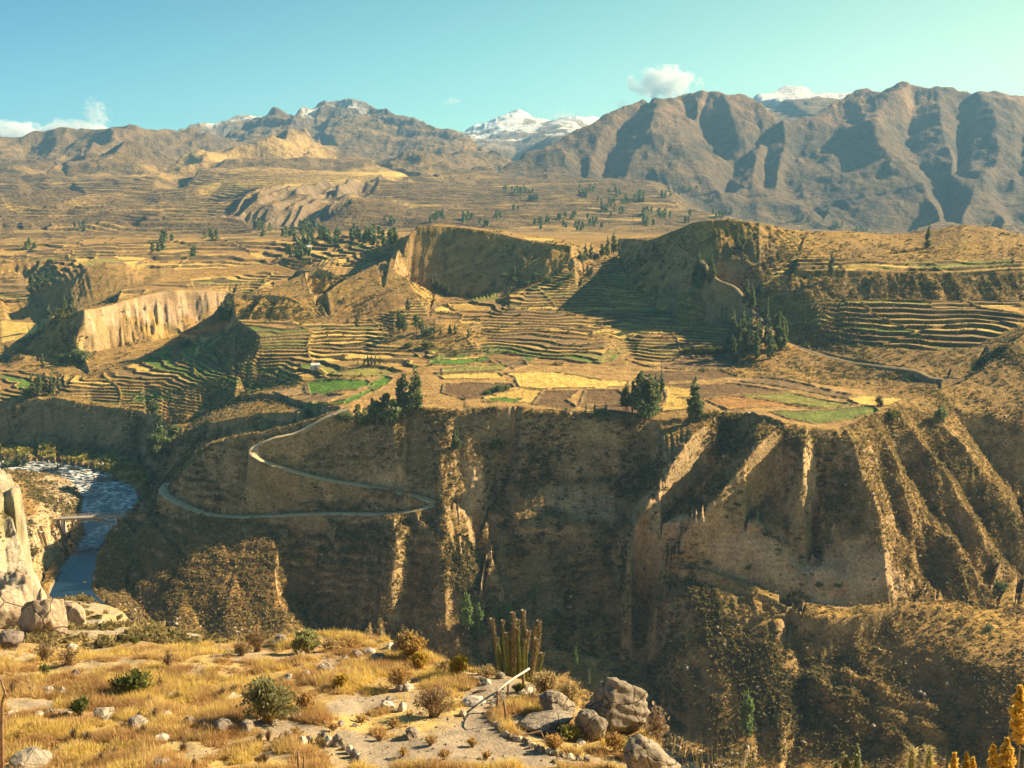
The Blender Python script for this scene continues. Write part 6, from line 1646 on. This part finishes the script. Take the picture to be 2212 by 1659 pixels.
# ---- handrail
m_wood = plain_mat("old_wood", (.17, .10, .065), (.30, .19, .12), 7, .85, .01)
m_railw = plain_mat("bleached_rail", (.50, .43, .35), (.64, .57, .48), 9, .8, .01)
def handrail():
    posts = [((1130, 1455), (1130, 1493), .065), ((1098, 1476), (1096, 1513), .052), ((1074.5, 1494), (1073.5, 1538), .055), ((1089, 1518), (1094, 1567), .05)]
    base = nhit(1073.5, 1538); root = empty("handrail", base); tag(root, "old wooden handrail with a bleached top pole beside the path", "handrail")
    O = Vector(base); tops = []
    for t, b, r in posts:
        h = Vector(nhit(*b)); top = at(t[0], t[1], h.y); tops.append(top)
        v_, f_ = tube_data([h - O - Vector((0, 0, .3)), (h + top) / 2 - O + Vector((.01, 0, 0)), top - O], [r, r, r * .95], 10)
        mesh_obj("post", v_, f_, m_wood, root)
    up = Vector((0, 0, .05))
    e0 = tops[0] + (tops[0] - tops[1]) * .42
    v_, f_ = tube_data([e0 - O + up, tops[0] - O + up, tops[1].lerp(tops[0], .45) - O + up * 1.4, tops[1] - O + up, tops[2] - O + up * .6], [.05, .055, .05, .045, .042], 10)
    mesh_obj("top_rail", v_, f_, m_railw, root)
    v_, f_ = tube_data([tops[2] - O + Vector((.03, -.03, -.05)), tops[3] - O + Vector((0, 0, .02))], [.035, .035], 8)
    mesh_obj("short_rail", v_, f_, m_wood, root)
handrail()
def pole(name, pts, r, label, cat, mat=None, lift=.06):
    P = [Vector(nhit(*p[:2])) + Vector((0, 0, (p[2] if len(p) > 2 else lift))) for p in pts]
    O = P[0].copy(); v_, f_ = tube_data([p - O for p in P], [r] * len(P), 8)
    o = mesh_obj(name, v_, f_, mat or m_wood); o.location = O; tag(o, label, cat); return o
pole("fallen_pole", [(1098, 1601, .06), (1130, 1594, .12), (1168, 1600, .42)], .04, "thin wooden pole propped on the kerb by the path", "pole")
pole("leaning_stick", [(1177, 1600, 0), (1168, 1600, .42)], .03, "short forked stick holding up the wooden pole", "stick")
pole("driftwood_log", [(888, 1474), (915, 1469), (950, 1466), (1000, 1468)], .06, "long grey driftwood log lying across the slope under the edge", "log", plain_mat("grey_wood", (.16, .12, .10), (.30, .25, .21), 4, .9, .02))
pole("driftwood_branch", [(955, 1461), (985, 1461), (1015, 1466)], .045, "shorter branch behind the long driftwood log", "log")
pole("driftwood_stick", [(1020, 1500), (1036, 1494), (1052, 1492)], .04, "dark stick lying above the white slab", "stick")
pole("bleached_branch", [(1008, 1470), (1024, 1466), (1038, 1478)], .025, "small white forked branch right of the driftwood logs", "branch", m_railw)
pole("bleached_branch", [(1040, 1462), (1046, 1474), (1052, 1480)], .022, "small white branch below the cactus", "branch", m_railw)
pole("wooden_stake", [(646, 1668, -.1), (645, 1668, .8)], .05, "dark stake upright at the bottom edge, left of a thinner one", "stake")
pole("wooden_stake", [(656, 1668, -.1), (658, 1668, .62)], .035, "thinner leaning stake right of the dark upright one", "stake")
def left_branch():
    Yb = 30.0; P = [at(-8, 1600, Yb), at(4, 1565, Yb), at(5, 1520, Yb), at(11, 1497, Yb), at(2, 1468, Yb)]
    P[0] = Vector((P[0].x, Yb, NG.height(P[0].x, Yb) - .1)); O = P[0].copy()
    root = empty("dead_branch", O); tag(root, "crooked dead branch rising at the left edge of the picture", "branch")
    v_, f_ = tube_data([p - O for p in P], [.06, .055, .05, .04, .025], 8); mesh_obj("limb", v_, f_, m_wood, root)
    v_, f_ = tube_data([P[3] - O, at(16, 1508, Yb) - O], [.03, .012], 6); mesh_obj("twig", v_, f_, m_wood, root)
left_branch()

# ---- plants close to the viewpoint, bottom right
m_plume = attr_mat("plume_grain", .45)
def plume(u, vt, vb, wpx, Yd, label, cA=(.58, .36, .06), cB=(.86, .62, .16), n=1500, bend=0.0, group=None, vcut=None):
    """tall amaranth-like seed plume on a stalk"""
    top = at(u, vt, Yd); x0 = A(u - bend, vb) * Yd; z0 = NG.height(x0, Yd)
    O = Vector((x0, Yd, z0)); root = empty("seed_plume_plant", O); tag(root, label, "plant", group)
    fb = at(u, vb, Yd); m = Yd / F
    v_, f_ = tube_data([Vector((0, 0, -.1)), (fb - O) * .5 + Vector((0, .02, 0)), fb - O, top - O], [.014, .012, .009, .004], 6)
    mesh_obj("stalk", v_, f_, m_stem, root)
    r = np.random.default_rng(int(u)); t = r.random(n) ** .8; n_ = n
    rad = wpx * m / 2 * np.sin(np.clip(1 - t, .03, 1) ** .75 * 2.2).clip(.12) * (.75 + .35 * np.sin(t * 26 + r.random(n)))
    a_ = r.uniform(0, 6.283, n); q = np.sqrt(r.random(n))
    c = np.array(list(fb - O)) * (1 - t)[:, None] + np.array(list(top - O)) * t[:, None]
    c = c + np.stack([np.cos(a_) * q * rad, np.sin(a_) * q * rad, r.normal(size=n) * .01], 1)
    s = .0075; d1 = r.normal(size=(n, 3)) * s; d2 = r.normal(size=(n, 3)) * s + np.array([0, 0, s * .7])
    tq = r.random((n, 1)); quads_mesh("plume", c, d1, d2, m_plume, (np.array(cA) * (1 - tq) + np.array(cB) * tq).astype(np.float32), root)
plume(2204, 1484, 1600, 50, 10.5, "largest golden plume leaning in at the right edge", n=3600)
plume(2176, 1598, 1690, 40, 10.0, "golden plume below the largest one near the bottom right corner", n=2400)
plume(2146, 1612, 1690, 26, 10.0, "golden plume left of the corner plume", n=1500)
plume(2102, 1640, 1700, 18, 10.0, "short golden plume in the bottom right row", n=800)
plume(2088, 1628, 1700, 17, 10.2, "slim darker plume second from the left in the bottom right row", cA=(.42, .24, .03), cB=(.62, .42, .07), n=800)
plume(2062, 1630, 1700, 20, 10.0, "bright golden plume at the left of the bottom right row", n=1000)
plume(2014, 1645, 1700, 15, 10.0, "tiny golden tip between the two cactus tips", n=600)
plume(1852, 1610, 1700, 18, 11.0, "grey green spike rising at the bottom edge", cA=(.16, .20, .10), cB=(.42, .44, .26), n=1300)
plume(1828, 1636, 1705, 30, 11.0, "broader grey green tuft beside the grey green spike", cA=(.16, .20, .10), cB=(.42, .44, .26), n=1100)
plume(1806, 1650, 1705, 20, 11.0, "low grey green tuft left of the grey green spike", cA=(.16, .20, .10), cB=(.42, .44, .26), n=700)
def tip_cactus(u, vt, w, label, Yd=9.5):
    top = at(u, vt, Yd); z0 = NG.height(top.x, Yd); O = Vector((top.x, Yd, z0)); root = empty("cactus_plant", O); tag(root, label, "cactus")
    r0 = w * Yd / F / 2; vs = []; fs = []; seg = 18; Hh = top.z - z0; n = 14
    for k in range(n + 1):
        t = k / n; rad = r0 * (1 if t < .9 else math.sqrt(max(.02, 1 - ((t - .9) / .1) ** 2)))
        for q in range(seg):
            a_ = 2 * math.pi * q / seg; rr = rad * (1 + (.14 if q % 2 else -.1)); vs.append((rr * math.cos(a_) + .01 * math.sin(t * 4), rr * math.sin(a_), Hh * t))
    for k in range(n):
        for q in range(seg): fs.append((k * seg + q, k * seg + (q + 1) % seg, (k + 1) * seg + (q + 1) % seg, (k + 1) * seg + q))
    st = mesh_obj("stem", vs, fs, m_cact, root, False)
    r = np.random.default_rng(int(u)); m = 1500; t = r.uniform(.5, 1.0, m); a_ = np.round(r.uniform(0, 9, m)) * .698
    out = np.stack([np.cos(a_), np.sin(a_), 0 * a_], 1); rad = r0 * np.where(t < .9, 1, np.sqrt(np.maximum(.02, 1 - ((t - .9) / .1) ** 2)))
    c = out * rad[:, None] * 1.1; c[:, 2] = Hh * t
    d2 = (out + r.normal(size=(m, 3)) * .5 + np.array([0, 0, .3])) * .018; d1 = r.normal(size=(m, 3)) * .0012
    tq = r.random((m, 1)); quads_mesh("spines", c + d2, d1, d2, m_plume, (np.array([.45, .36, .16]) * (1 - tq) + np.array([.75, .62, .32]) * tq).astype(np.float32), root)
tip_cactus(1972, 1614, 11, "green cactus tip at the bottom edge, left one of the pair")
tip_cactus(2010, 1613, 12, "green cactus tip at the bottom edge, right one of the pair")
def bent_stalk(pts, Yd, r, label, cat, mat):
    P = [at(u, v, Yd) for u, v in pts]; O = Vector((P[0].x, Yd, NG.height(P[0].x, Yd))); P = [O.copy()] + P
    v_, f_ = tube_data([p - O for p in P], [r] * (len(P) - 1) + [r * .6], 8); o = mesh_obj("dry_stalk", v_, f_, mat); o.location = O; tag(o, label, cat)
bent_stalk([(1606, 1659), (1609, 1640), (1617, 1622), (1616, 1612), (1612, 1609)], 12, .012, "curled dry stalk sticking up at the bottom edge", "stalk", m_railw)
bent_stalk([(2045, 1665), (2046, 1650), (2041, 1641), (2033, 1641), (2031, 1648)], 10, .012, "grey hooked stalk right of the two cactus tips", "stalk", m_rockB)
bent_stalk([(2214, 1622), (2196, 1608), (2180, 1585), (2175, 1565)], 10.5, .005, "thin curved stem hanging left of the largest plume", "stem", m_stem)
def bottom_grass():
    r = np.random.default_rng(77); n = 420
    u = r.uniform(1560, 1650, n); Yd = r.uniform(11.5, 12.5, n)
    base = np.stack([A(u) * Yd, Yd, heights(NG, A(u) * Yd, Yd)], 1)
    h = (E(1655.) * Yd - base[:, 2]) * (.84 + .07 * r.random(n))
    o = blades("tall_grass", base, h, .006, 3, .12, (.45, .28, .08), (.66, .48, .16), 78, lean=(0, 0)); tag(o, "golden grass tips along the bottom edge", "grass", kind='stuff')
bottom_grass()

# ------------------------------------------------------------------ bridge over the river
m_conc = plain_mat("bridge_concrete", (.36, .29, .22), (.48, .40, .31), .8, .9, .02)
m_concl = plain_mat("pale_concrete", (.55, .48, .42), (.66, .60, .54), .8, .9, .02)
def bridge():
    a = at(128, 1118, 517); b = at(268, 1109, 521); b.z = a.z + .3
    d = b - a; Ln = math.hypot(d.x, d.y); ux = Vector((d.x / Ln, d.y / Ln, 0)); uy = Vector((-ux.y, ux.x, 0)); O = a.copy()
    root = empty("arch_bridge", O); root.rotation_euler = (0, 0, math.atan2(ux.y, ux.x)); tag(root, "small concrete arch bridge with a flat deck crossing the river", "bridge")
    sl = (b.z - a.z) / Ln
    def bx(x0, x1, y0, y1, z0, z1):
        v = [(x, y, z + sl * x) for z in (z0, z1) for y in (y0, y1) for x in (x0, x1)]
        return v, [(0, 2, 3, 1), (4, 5, 7, 6), (0, 1, 5, 4), (2, 6, 7, 3), (0, 4, 6, 2), (1, 3, 7, 5)]
    mesh_obj("deck", *join([bx(-3, Ln + 4, -2.1, 2.1, -.55, 0), bx(-1, Ln + 1, -1.7, 1.7, -1.0, -.552)]), m_conc, root, False)
    for s in (-1, 1):
        vs = []; fs = []; n = 24; xa, xb = 3.2, Ln - 4.5; Hh = 6.6
        for k in range(n + 1):
            t = k / n; x = xa + (xb - xa) * t; z = -1.05 - Hh * (2 * t - 1) ** 2
            nx = -4 * Hh * (2 * t - 1) / (xb - xa); nl_ = math.hypot(nx, 1)
            for (o1, yy) in ((0, s * 1.3 - .3), (0, s * 1.3 + .3), (-.7, s * 1.3 + .3), (-.7, s * 1.3 - .3)):
                vs.append((x + o1 * (-nx) / nl_ * -1, yy, z + o1 / nl_))
        for k in range(n):
            for q in range(4): fs.append((k * 4 + q, k * 4 + (q + 1) % 4, (k + 1) * 4 + (q + 1) % 4, (k + 1) * 4 + q))
        mesh_obj("arch", vs, fs, m_conc, root, False)
        for k in range(1, 8):
            t = k / 8; x = xa + (xb - xa) * t; z = -1.05 - Hh * (2 * t - 1) ** 2
            if z < -1.6: mesh_obj("column", *bx(x - .16, x + .16, s * 1.3 - .16, s * 1.3 + .16, z, -1.0), m_conc, root, False)
        P = [bx(-3, Ln + 4, s * 1.98 - .06, s * 1.98 + .06, .85, .97), bx(-3, Ln + 4, s * 1.98 - .04, s * 1.98 + .04, .42, .50)]
        P += [bx(x - .07, x + .07, s * 1.98 - .07, s * 1.98 + .07, 0.002, .85) for x in np.arange(-2.8, Ln + 4, 2.0)]
        mesh_obj("railing", *join(P), m_conc, root, False)
    mesh_obj("pier", *join([bx(1.0, 2.4, -1.9, 1.9, -9.6, -.56), bx(.6, 2.8, -2.3, 2.3, -11, -9.0)]), m_concl, root, False)
    mesh_obj("pier", *bx(Ln - 4.2, Ln - 3.2, -1.8, 1.8, -9, -.56), m_concl, root, False)
bridge()
# tiny buildings on the far side
def hut(u, v, w, dp, hh, wallc, label, ymin=400):
    h = T.hit(u, v, ymin)
    root = empty("small_house", h); root.rotation_euler = (0, 0, .35); tag(root, label, "house")
    def bx(x0, x1, y0, y1, z0, z1):
        return [(x, y, z) for z in (z0, z1) for y in (y0, y1) for x in (x0, x1)], [(0, 2, 3, 1), (4, 5, 7, 6), (0, 1, 5, 4), (2, 6, 7, 3), (0, 4, 6, 2), (1, 3, 7, 5)]
    mesh_obj("wall", *bx(-w / 2, w / 2, -dp / 2, dp / 2, -1, hh), wallc, root, False)
    e = .35; vs = [(-w / 2 - e, -dp / 2 - e, hh + .003), (w / 2 + e, -dp / 2 - e, hh + .003), (w / 2 + e, dp / 2 + e, hh + .003), (-w / 2 - e, dp / 2 + e, hh + .003), (-w / 2 - e, 0, hh + dp * .3), (w / 2 + e, 0, hh + dp * .3)]
    mesh_obj("roof", vs, [(0, 1, 5, 4), (2, 3, 4, 5), (0, 4, 3), (1, 2, 5), (0, 3, 2, 1)], plain_mat("tin_roof", (.45, .45, .44), (.6, .6, .58), 1, .5, 0), root, False)
    mesh_obj("door", *bx(-.45, .45, -dp / 2 - .05, -dp / 2 + .05, 0, 1.9), m_wood, root, False)
hut(681, 797, 5, 3.5, 2.4, m_concl, "tiny white hut among the terraces above the green field")
hut(1395, 882, 4.5, 3, 2.2, m_concl, "little pale hut hidden under the eucalyptus clump on the rim")
hut(663, 543, 9, 6, 4, m_concl, "small pale house among the far dark woods", 900)
# ------------------------------------------------------------------ clouds, beyond and above the mountains
def cloud(u, v, wpx, hpx, label, Yd=22000, seed=1, dens=1.0, scale=3.2, thr=.46):
    c = at(u, v, Yd); m = Yd / F; w = wpx * m * .56; h = hpx * m * .56
    bm = bmesh.new(); bmesh.ops.create_icosphere(bm, subdivisions=4, radius=1)
    me = bpy.data.meshes.new("cloud"); 
    for q in bm.verts: q.co = Vector((q.co.x, q.co.y, q.co.z)) * 1.0
    bm.to_mesh(me); bm.free()
    o = bpy.data.objects.new("cloud", me); col.objects.link(o); o.location = c; o.scale = (w, w * .5, h)
    tag(o, label, "cloud")
    mt_ = bpy.data.materials.new("cloud_vapour"); mt_.use_nodes = True; nt = mt_.node_tree; nt.nodes.clear()
    out = N(nt, "ShaderNodeOutputMaterial"); pv = N(nt, "ShaderNodeVolumePrincipled"); pv.inputs['Color'].default_value = (1, .99, .97, 1); pv.inputs['Anisotropy'].default_value = .0
    tc = N(nt, "ShaderNodeTexCoord"); mp = N(nt, "ShaderNodeMapping"); mp.inputs['Location'].default_value = (seed * 3.7, seed * 1.3, 0); mp.inputs['Scale'].default_value = (1, .5, h / w * 1.1)
    nt.links.new(tc.outputs['Object'], mp.inputs[0])
    no = N(nt, "ShaderNodeTexNoise"); no.inputs['Scale'].default_value = scale; no.inputs['Detail'].default_value = 5; no.inputs['Roughness'].default_value = .55
    nt.links.new(mp.outputs[0], no.inputs[0])
    ln = N(nt, "ShaderNodeVectorMath", operation='LENGTH'); nt.links.new(tc.outputs['Object'], ln.inputs[0])
    # density = noise - distance from the middle
    a = N(nt, "ShaderNodeMath", operation='MULTIPLY'); a.inputs[1].default_value = .34; nt.links.new(ln.outputs['Value'], a.inputs[0])
    b = N(nt, "ShaderNodeMath", operation='SUBTRACT'); nt.links.new(no.outputs[0], b.inputs[0]); nt.links.new(a.outputs[0], b.inputs[1])
    r = N(nt, "ShaderNodeMapRange"); r.inputs[1].default_value = thr - .22; r.inputs[2].default_value = thr - .10; r.inputs[3].default_value = 0; r.inputs[4].default_value = .008 * dens
    nt.links.new(b.outputs[0], r.inputs[0]); nt.links.new(r.outputs[0], pv.inputs['Density']); nt.links.new(pv.outputs[0], out.inputs['Volume'])
    me.materials.append(mt_); return o
cloud(1436, 182, 150, 74, "puffy white cloud above the brown ridge in the middle", seed=3)
cloud(208, 252, 64, 80, "ragged upright cloud wisp over the left hills", seed=5, dens=.5)
cloud(95, 290, 260, 66, "long white cloud bank behind the far left hills", seed=7)
cloud(22, 290, 140, 60, "cloud piece at the left edge behind the hills", seed=8)
cloud(974, 219, 46, 18, "tiny flat cloud left of the snow peak", seed=9, dens=.5)
cloud(1214, 253, 60, 28, "small pale cloud right of the snow peak", seed=10, dens=.5)
cloud(1340, 225, 36, 24, "little cloud tucked at the ridge shoulder", seed=11, dens=.5)
# ------------------------------------------------------------------ air
def haze():
    x0, x1, y0, y1, z0, z1 = -14000, 16500, -60, 11400, -240, 900
    vs = [(x, y, z) for z in (z0, z1) for y in (y0, y1) for x in (x0, x1)]
    fs = [(0, 2, 3, 1), (4, 5, 7, 6), (0, 1, 5, 4), (2, 6, 7, 3), (0, 4, 6, 2), (1, 3, 7, 5)]
    m = bpy.data.materials.new("air"); m.use_nodes = True; nt = m.node_tree; nt.nodes.clear()
    out = N(nt, "ShaderNodeOutputMaterial"); pv = N(nt, "ShaderNodeVolumePrincipled")
    pv.inputs['Color'].default_value = (.28, .60, 1.0, 1); pv.inputs['Density'].default_value = HAZE; pv.inputs['Anisotropy'].default_value = 0.1
    nt.links.new(pv.outputs[0], out.inputs['Volume'])
    o = mesh_obj("haze", vs, fs, m, smooth_=False); o['kind'] = 'stuff'
    tag(o, "thin bluish haze filling the valley air in front of the mountains", "haze")
HAZE = 0.000066
haze()
